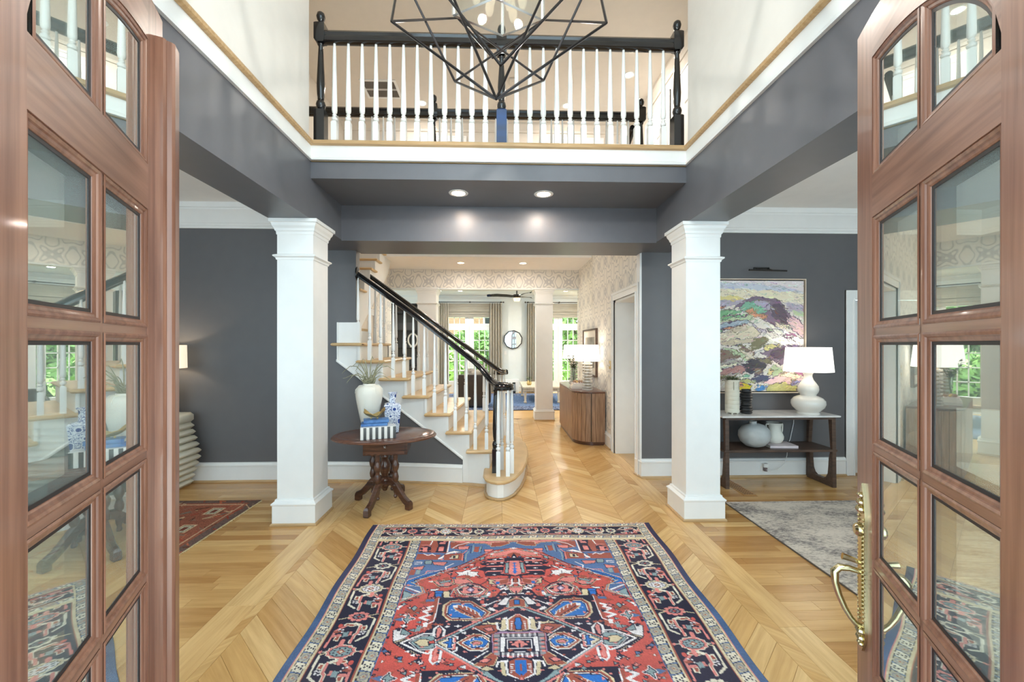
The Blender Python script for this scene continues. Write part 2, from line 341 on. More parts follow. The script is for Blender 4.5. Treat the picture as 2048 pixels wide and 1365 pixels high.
# ---------------------------------------------------------------- floors, plank by plank
def clip(P, axis, val, keep_ge):
    out = []
    for i in range(len(P)):
        a, b = P[i], P[(i+1) % len(P)]; ia = (a[axis] >= val) == keep_ge or a[axis] == val; ib = (b[axis] >= val) == keep_ge or b[axis] == val
        if ia: out.append(a)
        if ia != ib:
            t = (val-a[axis])/(b[axis]-a[axis]); out.append((a[0]+(b[0]-a[0])*t, a[1]+(b[1]-a[1])*t))
    return out
def rect_clip(P, x0, x1, y0, y1):
    for ax, v, k in ((0, x0, True), (0, x1, False), (1, y0, True), (1, y1, False)):
        P = clip(P, ax, v, k)
        if len(P) < 3: return []
    return P
def plank_mesh(name, planks):                         # planks: (polygon, grain angle, tone)
    V, F, UV, T = [], [], [], []
    for P, ang, tone in planks:
        Q = []
        for p in P:
            if not Q or math.dist(p, Q[-1]) > 1e-4: Q.append(p)
        if math.dist(Q[0], Q[-1]) < 1e-4: Q.pop()
        if len(Q) < 3: continue
        if sum(Q[i][0]*Q[(i+1) % len(Q)][1]-Q[(i+1) % len(Q)][0]*Q[i][1] for i in range(len(Q))) < 0: Q.reverse()
        ins = offset_poly(Q, .0011); n = len(Q); o = len(V); dz = random.uniform(-.0004, .0002)
        V += [(x, y, -.0035) for x, y in Q]+[(x, y, dz) for x, y in ins]
        fs = [tuple(range(o+n, o+2*n))]+[(o+i, o+(i+1) % n, o+n+(i+1) % n, o+n+i) for i in range(n)]
        ou, ov = random.uniform(0, 50), random.uniform(0, 50); c, s = math.cos(ang), math.sin(ang)
        for f in fs:
            F.append(f)
            for i in f:
                x, y = V[i][:2]; UV.append((x*c+y*s+ou, -x*s+y*c+ov))
        T += [tone]*(2*n)
    me = bpy.data.meshes.new(name); me.from_pydata(V, [], F)
    uv = me.uv_layers.new(name='grain'); uv.data.foreach_set('uv', np.array(UV, 'f').ravel())
    a = me.attributes.new('tone', 'FLOAT', 'POINT'); a.data.foreach_set('value', np.array(T, 'f'))
    me.materials.append(M['floor']); return me
def lay(root, planks, near, rug=None, cap=295):
    def key(p):
        cx = sum(q[0] for q in p[0])/len(p[0]); cy = sum(q[1] for q in p[0])/len(p[0]); return (cx, cy)
    vis = [p for p in planks if near(*key(p))]; vis.sort(key=lambda p: key(p)[1])
    if rug: hid = [p for p in planks if all(rug[0] < q[0] < rug[1] and rug[2] < q[1] < rug[3] for q in p[0])]
    else: hid = []
    vis = [p for p in vis if p not in hid][:cap]; ids = set(map(id, vis)) | set(map(id, hid))
    for p in vis: link('plank', plank_mesh('plank', [p]), root)
    rest = [p for p in planks if id(p) not in ids]
    if rest:
        o = link('distant_planks', plank_mesh('distant_planks', rest), root); o['kind'] = 'stuff'
XA, XB = -1.575, 1.635
fl = struct(MB().box(XA, .33, -.06, XB, 8.6, -.0032).build('floor', M['sub'], smooth=0), 'oak floor laid in chevrons between border boards')
ch = []
for k in range(-6, 5):
    x0 = .37+.3433*k; x1 = x0+.3433
    up = (k % 2 == 0)
    y = -.2
    while y < 8.6:
        P = [(x0, y), (x1, y-.3433), (x1, y-.3433+.150), (x0, y+.150)] if not up else [(x0, y-.3433), (x1, y), (x1, y+.150), (x0, y-.3433+.150)]
        if not up: ang = -PI/4
        else: ang = PI/4
        P = rect_clip(P, -1.397, 1.485, .5, 8.42)
        if P:
            t = min(1, max(0, random.gauss(.55, .15)))
            ch.append((P, ang, t))
        y += .150
lay(fl, ch, lambda x, y: y < 6.3 and not (x < -.2 and y > 4.55), rug=(-1.0, 1.18, .5, 3.42))
for x0, x1, nm in ((XA, -1.397, 'border_board'), (1.485, XB, 'border_board')):
    y = .5; yy = []
    while y < 8.4:
        l = random.uniform(1.3, 2.2); link(nm, plank_mesh(nm, [([(x0, y), (x1, y), (x1, min(8.42, y+l)), (x0, min(8.42, y+l))], PI/2, random.gauss(.68, .1))]), fl); y += l
def straight(name, x0, x1, y0, y1, label, rug=None, mean=.42, near=None):
    f = struct(MB().box(x0, y0, -.06, x1, y1, -.0032).build(name, M['sub'], smooth=0), label); ps = []
    y = y1; w = .0826
    while y > y0+.01:
        x = x0-random.uniform(0, 1.2)
        while x < x1:
            l = random.uniform(.5, 1.6); P = rect_clip([(x, y-w), (x+l, y-w), (x+l, y), (x, y)], x0, x1, y0, y1)
            if P: ps.append((P, 0, min(1, max(0, random.gauss(mean, .2)))))
            x += l
        y -= w
    lay(f, ps, near or (lambda a, b: True), rug)
straight('floor_left', -5.4, XA, .5, YB, 'straight oak planks of the left room', (-5.5, -2.32, .5, 4.0), .30, lambda a, b: a > -3.6 and b > 1.2)
straight('floor_right', XB, 5.6, .5, YB+.2, 'straight oak planks of the right room', (2.2, 5.7, .5, 3.82), .22, lambda a, b: a < 4.6 and b > 1.2)
struct(link('floor_far', plank_mesh('floor_far', [([(-6, 8.42), (6, 8.42), (6, 13.1), (-6, 13.1)], 0, .5)])))
sboxes('floor_porch', 'far', [(-3, -4, -.2, 3, .33, -.06)])
# ---------------------------------------------------------------- doors and casings of the setting
def casing(parent, x0, x1, zt, fn, w=.105, depth=.022):
    P = [(x0-w, 0), (x0-w, zt+w), (x1+w, zt+w), (x1+w, 0)]; mb = MB()
    for a in ((x0-w, x0, 0, zt+w), (x1, x1+w, 0, zt+w), (x0, x1, zt, zt+w)):
        mb.extr([(a[0], a[2]), (a[1], a[2]), (a[1], a[3]), (a[0], a[3])], fn, 0, depth*.6)
    for a in ((x0-w, x0-w+.03, 0, zt+w), (x1+w-.03, x1+w, 0, zt+w), (x0-w+.03, x1+w-.03, zt+w-.03, zt+w), (x0-.014, x0, 0, zt), (x1, x1+.014, 0, zt), (x0, x1, zt, zt+.014)):
        mb.extr([(a[0], a[2]), (a[1], a[2]), (a[1], a[3]), (a[0], a[3])], fn, 0, depth)
    return mb.build('casing', M['white'], parent, smooth=0)
def panel_door(parent, x0, x1, zt, fn, m='white', knob=True):
    MB().extr([(x0, 0), (x1, 0), (x1, zt), (x0, zt)], fn, 0, .035).build('leaf', M[m], parent, smooth=0)
    mb = MB(); w = x1-x0
    for a, b in ((.12, .46), (.54, .88)):
        for c, d in ((.08, .42), (.5, .74), (.8, .95)):
            u0, u1, v0, v1 = x0+a*w, x0+b*w, c*zt, d*zt
            mb.rings([[fn(u, v, z) for u, v in P] for P, z in ((((u0, v0), (u1, v0), (u1, v1), (u0, v1)), -.001), (((u0+.015, v0+.015), (u1-.015, v0+.015), (u1-.015, v1-.015), (u0+.015, v1-.015)), -.012))])
    mb.build('raised_panel', M[m], parent, smooth=0)
d = sroot('door_1', label='white cased doorway in the right wall of the hall'); fn = lambda u, v, w: (1.60-w, u, v)
casing(d, 4.79, 5.70, 2.11, fn); fnr = lambda u, v, w: (1.86+w, u, v)
MB().box(1.60, 5.66, 0, 1.9, 5.70, 2.11).box(1.60, 4.79, 0, 1.9, 4.83, 2.11).box(1.60, 4.79, 2.08, 1.9, 5.70, 2.11).build('jamb', M['white'], d, smooth=0)
MB().box(1.635, 4.79, -.06, 1.95, 5.70, .002).build('threshold', M['oak'], d, smooth=0)
panel_door(d, 4.83, 5.66, 2.08, fnr)
d = sroot('door_2', label='white cased doorway beside the console table'); fn2 = lambda u, v, w: (u, YB-w, v)
casing(d, 4.08, 4.98, 2.02, fn2); panel_door(d, 4.08, 4.98, 2.02, lambda u, v, w: (u, YB+.08+w, v))
d = sroot('door_3', label='white closet doorway under the upper stair flight'); fn3 = lambda u, v, w: (-2.17+w, u, v)
casing(d, 6.45, 7.2, 2.0, fn3); panel_door(d, 6.45, 7.2, 2.0, lambda u, v, w: (-2.16-w, u, v), 'beige')
for n, (y0, y1) in enumerate(((5.2, 6.05), (6.6, 7.5))):
    d = sroot('door_%d' % (4+n), (0, 0, 3.2)); casing(d, y0, y1, 2.25, lambda u, v, w: (2.72-w, u, v)); panel_door(d, y0, y1, 2.25, lambda u, v, w: (2.70+w, u, v))
for n, (x0, x1) in enumerate(((-1.45, -.75), (1.3, 2.0))):
    d = sroot('door_%d' % (6+n), (0, 0, 3.2)); casing(d, x0, x1, 2.35, lambda u, v, w: (u, 8.3-w, v)); panel_door(d, x0, x1, 2.35, lambda u, v, w: (u, 8.285+w, v))

# ------------------------------------------------------------------ square columns
def column(x, y, label, s=1.0, h=2.545):
    t = thing('column', label, 'column', (x, y, 0), 0, None)
    hh = .148*s
    MB().sq([(0, .15), (0, h-.05)], hx=hh).build('shaft', M['white'], t, smooth=0)
    MB().sq([(.028, 0), (.028, .165), (.036, .172), (.036, .182), (.026, .190), (.014, .20), (.012, .212), (0, .215)], hx=hh).build('base', M['white'], t, smooth=0)
    MB().sq([(.040, -.002), (.040, .012), (.034, .02), (.026, .022)], hx=hh).build('shoe_moulding', M['oakx'], t, smooth=0)
    MB().sq([(0, h-.335), (.006, h-.335), (.010, h-.32), (.026, h-.308), (.026, h-.298), (.002, h-.288)], hx=hh).build('neck_moulding', M['white'], t, smooth=0)
    MB().sq([(0, h-.125), (.005, h-.125), (.007, h-.10), (.014, h-.094), (.018, h-.075), (.03, h-.055), (.036, h-.032), (.048, h-.028), (.048, h-.001)], hx=hh).build('capital', M['white'], t, smooth=0)
    return t
column(-1.70, 3.665, 'square white column at the left of the foyer, under the left beam')
column(1.745, 3.645, 'square white column at the right of the foyer, before the console')
column(-1.415, 8.36, 'square white far column seen behind the stair rail', 1.22, 2.62)
column(.90, 8.36, 'square white far column standing left of the wooden sideboard', 1.12, 2.62)

# ------------------------------------------------------------------ turned work
def baluster_mesh(h, base=.2, w=.034, seg=10):
    mb = MB(); q = w/2
    mb.rings([[(i*s_, j*s_, z) for i, j in ((-1, -1), (1, -1), (1, 1), (-1, 1))] for s_, z in ((q, 0), (q, base), (q*.75, base+.012))])
    z = base+.008; s = 1.0
    pr = [(.009, z), (.008, z+.008), (.017, z+.014), (.020, z+.026), (.016, z+.038), (.008, z+.046), (.012, z+.050), (.015, z+.056), (.012, z+.062), (.008, z+.068), (.016, z+.080), (.018, z+.10), (.0165, z+.2), (.010, h-.06), (.008, h-.02), (.008, h)]
    mb.lathe([(r*w/.034*.98, z) for r, z in pr], seg=seg); return mb
_bal = {}
def baluster(parent, x, y, z0, z1, m='white', base=.2, w=.034):
    k = (round(z1-z0, 3), m, base, w)
    if k not in _bal:
        o = baluster_mesh(z1-z0, base, w).build('baluster', M[m], parent, smooth=40); _bal[k] = o.data; o.location = (x, y, z0); return o
    return link('baluster', _bal[k], parent, (x, y, z0))
def newel(parent, x, y, z0, h, blk=.26, mblk='black', half=.043):
    n = MB(); n.sq([(-.002, blk), (0, blk), (0, .0)], hx=half)
    n = MB(); q = half
    n.lathe([(.02, blk), (.034, blk+.015), (.040, blk+.04), (.034, blk+.065), (.02, blk+.078), (.026, blk+.085), (.026, blk+.10), (.030, blk+.12), (.034, blk+.2), (.022, h-.36), (.018, h-.30), (.028, h-.285), (.018, h-.27), (.03, h-.255)], seg=14)
    n.sq([(-.012, h-.27), (0, h-.255), (0, h-.12), (-.012, h-.105)], hx=q)
    n.lathe([(.016, h-.11), (.024, h-.10), (.016, h-.088), (.030, h-.07), (.036, h-.045), (.030, h-.018), (.014, h-.004), (.0, h)], seg=14)
    o = n.build('newel_post', M['black'], parent, smooth=40, loc=(x, y, z0))
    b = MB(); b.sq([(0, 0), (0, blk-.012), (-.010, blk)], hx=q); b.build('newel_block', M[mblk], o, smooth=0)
    return o
RAILP = [(-.030, 0), (-.032, .02), (-.026, .03), (-.030, .045), (-.018, .06), (0, .066), (.018, .06), (.030, .045), (.026, .03), (.032, .02), (.030, 0), (.016, -.008), (-.016, -.008)]
# balcony
b = thing('balcony_railing', 'black handrail with white turned balusters along the balcony edge, nearest', 'railing', (0, 3.58, 3.19))
MB().sweep([(a*1.25, c*1.5) for a, c in RAILP], [(-1.53, 0, .885), (1.56, 0, .885)]).build('handrail', M['black'], b)
newel(b, -1.515, 0, 0, 1.145, .31); newel(b, .022, 0, 0, 1.07, .33, 'reflection_block'); newel(b, 1.555, 0, 0, 1.145, .31)
for k in range(12):
    baluster(b, -1.400+k*.1166, 0, 0, .885, base=.20, w=.046); baluster(b, .150+k*.1166, 0, 0, .885, base=.20, w=.046)
b = thing('balcony_railing', 'black handrail on the far side of the upstairs gallery, behind the first railing', 'railing', (0, 4.62, 3.19))
MB().sweep([(a*1.15, c*1.4) for a, c in RAILP], [(-2.3, 0, .835), (1.57, 0, .835)]).build('handrail', M['black'], b)
newel(b, -.722, 0, 0, 1.08); newel(b, 1.595, 0, 0, 1.08)
for k in range(29):
    x = -2.02+k*.124
    if min(abs(x+.722), abs(x-1.595)) > .05: baluster(b, x, 0, 0, .835, m='white')
b = thing('stair_rail', 'black sloping handrail going down from the far upstairs railing', 'railing', (1.52, 4.68, 3.19))
MB().sweep(RAILP, [(0, 0, .75), (-.06, .45, .37)]).build('handrail', M['black'], b)
for k in range(3): baluster(b, -.015-k*.017, .12+k*.14, -.03, .63-k*.115)

# ------------------------------------------------------------------ staircase
ST = thing('staircase', 'white and oak staircase rising to the left behind the parlour table', 'staircase')
Ye = {2: 4.38, 3: 4.44, 4: 4.47, 5: 4.49, 6: 4.51, 7: 4.54, 8: 4.57}
XL = {2: -.349, 3: -.574, 4: -.805, 5: -1.045, 6: -1.30, 7: -1.551, 8: -1.81}
XR = {2: -.069, 3: -.289, 4: -.518, 5: -.752, 6: -.973, 7: -1.238, 8: -1.495}
SLP = {2: .06, 3: .10, 4: .09, 5: .07, 6: .05, 7: .02, 8: 0}
RS = .19; YF = {k: 5.78+.06*max(0, 5-k) for k in range(1, 9)}
def yface(x):
    xs = [-2.2, -1.9, -1.6, -1.09, -.6, -.3, -.12, .0]; v = [4.64, 4.64, 4.63, 4.575, 4.51, 4.46, 4.41, 4.33]
    return float(np.interp(x, xs, v))
def xfar(k): return XR[k]+SLP[k]*(YF[k]-Ye[k])
for k in range(2, 9):
    z = RS*k; bk = (XR[k+1], xfar(k+1)) if k < 8 else (-1.80, -1.80)
    P = [(XR[k], Ye[k]), (xfar(k), YF[k]+.03), (bk[1]-.06, YF[k]+.03), (bk[0]-.06, Ye[k]+.07), (XL[k], Ye[k]+.07), (XL[k], Ye[k])]
    mb = MB(); mb.slab([P[0], P[1], P[2], P[3]], z-.034, z, .012); mb.slab([(XR[k], Ye[k]), (XR[k], Ye[k]+.075), (XL[k], Ye[k]+.075), (XL[k], Ye[k])], z-.0335, z-.0003, .012)
    mb.build('tread', M['oak'], ST, smooth=30)
    MB().rings([[(XR[k]-.03, Ye[k]+.035, zz), (xfar(k)-.03, YF[k], zz), (xfar(k)-.055, YF[k], zz), (XR[k]-.055, Ye[k]+.035, zz)] for zz in (z-RS, z-.034)]).build('riser', M['white'], ST, smooth=0)
# bullnose first step
T1 = [(-.16, 4.15), (-.135, 4.06), (-.085, 4.00), (-.02, 3.965), (.057, 3.975), (.11, 4.02), (.17, 4.11), (.25, 4.34), (.31, 4.62), (.35, 4.95), (.362, 5.25), (.35, 5.57), (.30, 5.86), (.22, 6.10), (.10, 6.25), (-.06, 6.28), (-.12, 6.2), (-.11, 5.9), (.0, 5.0), (-.02, 4.5), (-.155, 4.36)]
T1c = [(-.16, 4.18), (-.135, 4.06), (-.085, 4.00), (-.02, 3.965), (.057, 3.975), (.11, 4.02), (.17, 4.11), (.25, 4.34), (.31, 4.62), (.35, 4.95), (.362, 5.25), (.35, 5.57), (.30, 5.86), (.22, 6.10), (.10, 6.25), (-.04, 6.28), (-.15, 6.2)]
MB().slab(T1c, .155, .19, .012).build('tread', M['oak'], ST, smooth=30)
MB().prism(offset_poly(T1c, .032), 0, .156).build('riser', M['white'], ST, smooth=30)
MB().slab(offset_poly(T1c, .008), 0, .022, .006).build('shoe_moulding', M['oakx'], ST, smooth=30)
# near stringer, diagonal trim and the dark wall under the stair
def zdiag(x): return 1.324-(x+1.791)*.747
def zunder(x):
    for k in range(8, 1, -1):
        if x <= XR[k]-.035: return (1.747 if (k == 8 and x < -1.535) else RS*k-.034)
    return .156
xs = sorted(set([-1.791, -.3891, -.3889, -1.535, -1.5349, -.11]+[XR[k]-.035 for k in XR]+[XR[k]-.0349 for k in XR]+list(np.linspace(-1.79, -.11, 40))))
mb = MB(); mt = MB(); md = MB()
for a, b2 in zip(xs[:-1], xs[1:]):
    if b2-a < 1e-3: continue
    m_ = (a+b2)/2; zt = zunder(m_); y0, y1 = yface(a), yface(b2)
    lo = [max(.0, zdiag(v)) if v < -.389 else 0 for v in (a, b2)]
    if a < -.389 < b2: lo = [zdiag(a), .2]
    if m_ > -.389: lo = [0, 0]
    mb.rings([[(a, y0, lo[0]), (b2, y1, lo[1]), (b2, y1, zt), (a, y0, zt)], [(a, y0+.06, lo[0]), (b2, y1+.06, lo[1]), (b2, y1+.06, zt), (a, y0+.06, zt)]])
    if m_ < -.389:
        md.rings([[(a, y0+.012, 0), (b2, y1+.012, 0), (b2, y1+.012, zdiag(b2)+.01), (a, y0+.012, zdiag(a)+.01)], [(a, y0+.05, 0), (b2, y1+.05, 0), (b2, y1+.05, zdiag(b2)+.01), (a, y0+.05, zdiag(a)+.01)]])
md.box(-1.88, 4.649, 0, -1.785, 4.655, 1.0)
mb.build('stringer', M['white'], ST, smooth=0); md.build('panel_under_stair', M['char'], ST, smooth=0).__setitem__('label', 'charcoal painted triangle under the stringer')
dx = np.linspace(-1.791, -.389, 24)
MB().sweep([(0, -.012), (.012, -.010), (.014, .006), (.008, .016), (0, .018)], [(x, yface(x), zdiag(x)) for x in dx]).build('stringer_moulding', M['white'], ST, smooth=0)
MB().sweep([(0, 0), (.012, 0), (.012, .43), (0, .43)], [(-1.780, yface(-1.78), 1.318), (-1.772, yface(-1.772), 1.318)]).build('stringer_edge', M['white'], ST, smooth=0)
bx = [-1.88, -1.7, -1.5, -1.3, -1.09, -.9, -.7, -.5, -.389]
o = struct(MB().sweep(BBP, [(x, yface(x)+.005, 0) for x in bx]).build('baseboard_stair', M['white'], smooth=20), 'white baseboard curving forward along the stair')
MB().sweep(SHOE, [(x, yface(x)+.003, 0) for x in bx+[-.25, -.12]]).build('shoe_moulding', M['oakx'], o, smooth=20)
# far stringer
mb = MB()
for k in range(2, 9):
    a, b2 = (xfar(k+1) if k < 8 else -1.9), xfar(k); z = RS*k-.034
    mb.box(a-.03, YF[k]-.04, max(0, z-.42), b2-.03, YF[k], z)
mb.build('stringer', M['white'], ST, smooth=0)
MB().rings([[(-1.79, yface(-1.79)+.06, 1.3), (-.16, 4.44, .1), (-.16, 4.5, .1), (-1.79, 4.7, 1.3)], [(-1.79, 5.76, 1.3), (-.16, 6.1, .1), (-.16, 6.12, .1), (-1.79, 5.78, 1.3)]]).build('soffit', M['white'], ST, smooth=0)
# winders and the upper flight
CXY = (-1.93, 5.74)
for i, (a0, a1) in enumerate(((270, 243), (243, 207), (207, 180))):
    k = 9+i; z = RS*k; P = [CXY]
    for a in np.linspace(a0+2, a1-2, 6):
        rr = 1.13; P.append((CXY[0]+rr*math.cos(R(a))*1.0, CXY[1]+rr*math.sin(R(a))))
    if i == 0: P = [(-1.76, 5.76), (-1.76, 4.66)]+P[1:]+[CXY]
    P = [(max(-3.07, x), max(4.66 if x > -1.9 else 4.79, y)) for x, y in P]
    MB().prism(P, z-.034, z).build('tread', M['oak'], ST, smooth=0); MB().prism(offset_poly(P, .02) if i else P, z-RS, z-.034).build('riser', M['white'], ST, smooth=0)
for k in range(12, 17):
    y = 5.78+.26*(k-12); z = RS*k
    MB().slab([(-3.07, y-.03), (-1.90, y-.03), (-1.90, y+.27), (-3.07, y+.27)], z-.034, z, .012).build('tread', M['oak'], ST, smooth=0)
    MB().box(-3.07, y+.004, z-RS, -1.992, y+.025, z-.034).build('riser', M['white'], ST, smooth=0)
up = [(5.70, 1.62), (5.70, RS*12-.2), (7.16, RS*16+.03), (7.16, RS*17-.05), (7.6, RS*17-.05), (7.6, 3.0), (7.3, 2.78)]
pts = [(5.70, 1.60)]
for k in range(12, 17):
    y = 5.78+.26*(k-12); pts += [(y, RS*(k-1)-.034), (y, RS*k-.034)]
pts += [(7.08, RS*16-.034), (7.08, 3.19), (7.5, 3.19), (7.5, 3.0), (7.3, 2.72)]
MB().extr(pts, lambda u, v, w: (w, u, v), -1.99, -1.94).build('stringer', M['white'], ST, smooth=0)
MB().rings([[(-3.07, 5.7, 1.62), (-1.95, 5.7, 1.62), (-1.95, 7.3, 2.74), (-3.07, 7.3, 2.74)], [(-3.07, 5.7, 1.66), (-1.95, 5.7, 1.66), (-1.95, 7.3, 2.78), (-3.07, 7.3, 2.78)]]).build('soffit', M['white'], ST, smooth=0)
# near handrail: from the rosette on the wall end down to the volute
RP = [(-1.575, 4.66, 2.262), (-1.2, 4.62, 1.993), (-.979, 4.595, 1.836), (-.535, 4.545, 1.497), (-.292, 4.50, 1.312), (-.19, 4.45, 1.225), (-.12, 4.39, 1.145), (-.07, 4.33, 1.095), (-.03, 4.26, 1.068), (.005, 4.19, 1.06)]
MB().sweep([(a*1.1, c) for a, c in RAILP], RP).build('handrail', M['black'], ST)
VC = (.035, 4.24)
sp = []
for i in range(40):
    a = -2.2+i*.27; r = .098-.0017*i; sp.append((VC[0]+r*math.cos(a), VC[1]+r*math.sin(a), 1.045))
MB().sweep([(a*1.0, c) for a, c in RAILP], sp).lathe([(.0, 1.04), (.05, 1.04), (.055, 1.07), (.05, 1.10), (.0, 1.108)], VC, 16).build('volute', M['black'], ST)
MB().rings([[(-1.578-w, 4.665+r*.8*math.cos(a), 2.29+r*math.sin(a)) for a in np.linspace(0, 2*PI, 19)[:-1]] for r, w in ((.078, 0), (.078, -.012), (.060, -.02))]).build('rosette', M['black'], ST)
nw = MB().sq([(0, 0), (0, .24), (-.01, .25)], hx=.036)
nw.lathe([(.02, .24), (.032, .26), (.036, .29), (.028, .315), (.018, .325), (.024, .335), (.024, .35), (.029, .37), (.032, .46), (.022, .78), (.018, .82), (.03, .84), (.022, .855)], seg=14)
nw.build('newel_post', M['black'], ST, smooth=40, loc=(-.035, 4.265, .19))
def zrail(x): return float(np.interp(x, [p[0] for p in RP], [p[2] for p in RP]))
for k in range(2, 9):
    for dxx in (.065, .185):
        x = XR[k]-dxx
        if k == 8 and dxx > .1: continue
        baluster(ST, x, Ye[k]+.075, RS*k-.002, zrail(x)-.004, base=round(.17+.04*(dxx > .1), 2), w=.036)
for x, y in ((-.008, 4.140), (.088, 4.140), (.132, 4.235), (.105, 4.33), (.03, 4.36)): baluster(ST, x, y, .188, 1.045, base=.24, w=.040)
# far handrail and balusters
def zr2(x): return zrail(min(-.03, x-.18))+.02
FRP = [(-1.75, 5.72, 2.40)]+[(x, 5.72+.06*max(0, (x+.8)), float(np.interp(x, [-1.75, -.02], [2.40, 1.13]))) for x in (-1.2, -.7, -.3, -.02)]+[(.03, 5.84, 1.10), (.07, 5.95, 1.085), (.08, 6.02, 1.08)]
MB().sweep(RAILP, FRP).build('handrail', M['black'], ST)
sp = [(.02+(.09-.0018*i)*math.cos(.3+i*.3), 6.02+(.09-.0018*i)*math.sin(.3+i*.3), 1.075) for i in range(30)]
MB().sweep(RAILP, sp).lathe([(.0, 1.07), (.05, 1.07), (.055, 1.10), (.0, 1.13)], (.02, 6.02), 16).build('volute', M['black'], ST)
def zf(x): return float(np.interp(x, [p[0] for p in FRP], [p[2] for p in FRP]))
for k in range(2, 9):
    for dxx in (.07, .19):
        x = xfar(k)-dxx
        if x < -1.7: continue
        baluster(ST, x, YF[k]-.07, RS*k-.002, max(RS*k+.5, zf(x)-.004), base=.18, w=.036)
for x, y in ((-.04, 5.99), (.02, 5.94), (.08, 6.0), (.05, 6.09)): baluster(ST, x, y, .188, 1.075, base=.24, w=.036)

# ------------------------------------------------------------------ downlights and vents
def downlight(x, y, z, label, r=.075, power=22, group=None, spot=True):
    t = thing('recessed_light', label, 'ceiling light', (x, y, z), 0, group)
    MB().lathe([(r*.72, .012), (r*.78, .0), (r*.8, -.004), (r*1.12, -.003), (r*1.15, .002)], seg=24, cap=False).build('trim_ring', M['white'], t, smooth=0)
    MB().lathe([(r*.74, -.0005), (0, -.0005)], seg=24).build('lens', M['lens'], t, smooth=0)
    area('downlight', (0, 0, -.008), r*1.3, power*.62, WARM, parent=t)
    return t
for x, y, l in ((-.37, 3.80, 'round recessed light in the charcoal balcony soffit, left of the pair'), (.41, 3.80, 'round recessed light in the charcoal balcony soffit, right of the pair')): downlight(x, y, 2.884, l, .078, 11)
for x, l in ((-.70, 'recessed light in the hall ceiling nearer the stairs'), (.44, 'recessed light in the hall ceiling nearer the wallpapered wall')): downlight(x, 7.62, 2.999, l, .075, 12)
for x, y, l in ((2.12, 6.7, 'recessed light upstairs, high between the right-hand balusters'), (-1.40, 7.6, 'recessed light upstairs beside the ceiling vent'), (1.25, 7.6, 'recessed light upstairs above the far rail, right of the centre post')): downlight(x, y, 5.899, l, .085, 44)
downlight(-1.08, 9.6, 3.029, 'recessed light in the far living room ceiling, left of the fan', .08, 70)
for x, y, l in ((-1.1, 11.8, 'added unseen recessed light in the far living room ceiling behind the fan, left'), (1.9, 11.8, 'added unseen recessed light in the far living room ceiling behind the fan, right'), (2.2, 9.6, 'added unseen recessed light in the far living room ceiling, right of the fan')): downlight(x, y, 3.029, l, .08, 70)  # out-of-view downlights added to brighten the far living room
v = thing('ceiling_vent', 'square louvred vent in the upstairs ceiling', 'vent', (-2.02, 7.2, 5.899))
MB().box(-.30, -.26, -.012, .30, -.22, 0).box(-.30, .22, -.012, .30, .26, 0).box(-.30, -.22, -.012, -.26, .22, 0).box(.26, -.22, -.012, .30, .22, 0).box(-.26, -.02, -.012, .26, .02, 0).build('frame', M['white'], v, smooth=0)
mb = MB()
for k in range(16):
    y = -.2+k*.026
    mb.rings([[(x, y+dy, z) for x, dy, z in ((-.26, 0, -.002), (.26, 0, -.002), (.26, .014, -.016), (-.26, .014, -.016))], [(x, y+dy, z) for x, dy, z in ((-.26, .002, -.001), (.26, .002, -.001), (.26, .016, -.015), (-.26, .016, -.015))]])
mb.build('louvre', mat('vent_grey', (120, 112, 104), .6), v, smooth=0)
v = thing('smoke_detector', 'small square beige detector on the upstairs ceiling behind the centre post', 'detector', (.24, 6.9, 5.899))
MB().slab([(-.07, -.07), (.07, -.07), (.07, .07), (-.07, .07)], -.03, 0, .008).build('cover', M['beige'], v); MB().lathe([(.03, -.034), (.03, -.03)], seg=12).build('grille', M['beige'], v)
v = thing('floor_vent', 'perforated oak floor vent beside the console table', 'vent', (2.50, 4.29, .0005))
MB().box(-.06, -.235, 0, .06, .235, .004).build('plate', mat('vent_oak', (188, 140, 88), .4), v, smooth=0)
mb = MB()
for i in range(4):
    for j in range(14): mb.box(-.046+i*.025, -.215+j*.031, .0035, -.031+i*.025, -.197+j*.031, .0048)
mb.build('slots', mat('vent_slot', (112, 78, 46), .8), v, smooth=0)['kind'] = 'stuff'

# ------------------------------------------------------------------ chandelier
CHC = Vector((.0, 2.0, 0))
def pix(px, py, d):                                    # a point of the cage given by its bearing and distance
    u = (px-1024)/830*d; th = R(1.79); return Vector((u*math.cos(th)+d*math.sin(th), d*math.cos(th)-u*math.sin(th), 1.5-(py-690)/830*d))
CV = dict(B=pix(992.5, 198, 1.78), P1=pix(783, 43, 1.92), P2=pix(1213, 46, 1.92), Q1=pix(910, 163, 2.26), Q2=pix(1087, 161, 2.26), C=pix(1001.5, 131, 1.66), D=pix(985, 116, 2.42),
          U1=pix(862, -110, 1.80), U2=pix(1135, -120, 1.80), U3=pix(801, -60, 2.12), U4=pix(1190, -60, 2.12), V1=pix(915, 36, 2.48), V2=pix(1088, 40, 2.48), U5=pix(830, -90, 1.86), U6=pix(1215, -98, 1.86), T=pix(1000, -330, 2.05))
t = thing('chandelier', 'dark metal geometric cage chandelier with a glass lantern inside', 'chandelier', (.02, 2.0, 2.7))
ED = ['B P1', 'B P2', 'B Q1', 'B Q2', 'B U1', 'B U2', 'Q1 U3', 'Q2 U4', 'P1 U3', 'P2 U4', 'Q1 V2', 'Q2 V1', 'P1 V1', 'P2 V2', 'V1 D', 'V2 D', 'C U5', 'C U6', 'U1 T', 'U2 T', 'U3 T', 'U4 T', 'U5 T', 'U6 T', 'U1 U5', 'U2 U6']
for e in ED:
    a, b2 = (CV[k]-Vector(t.location) for k in e.split())
    MB().tube([a, b2], .0062, 6).build('rod', M['iron'], t)
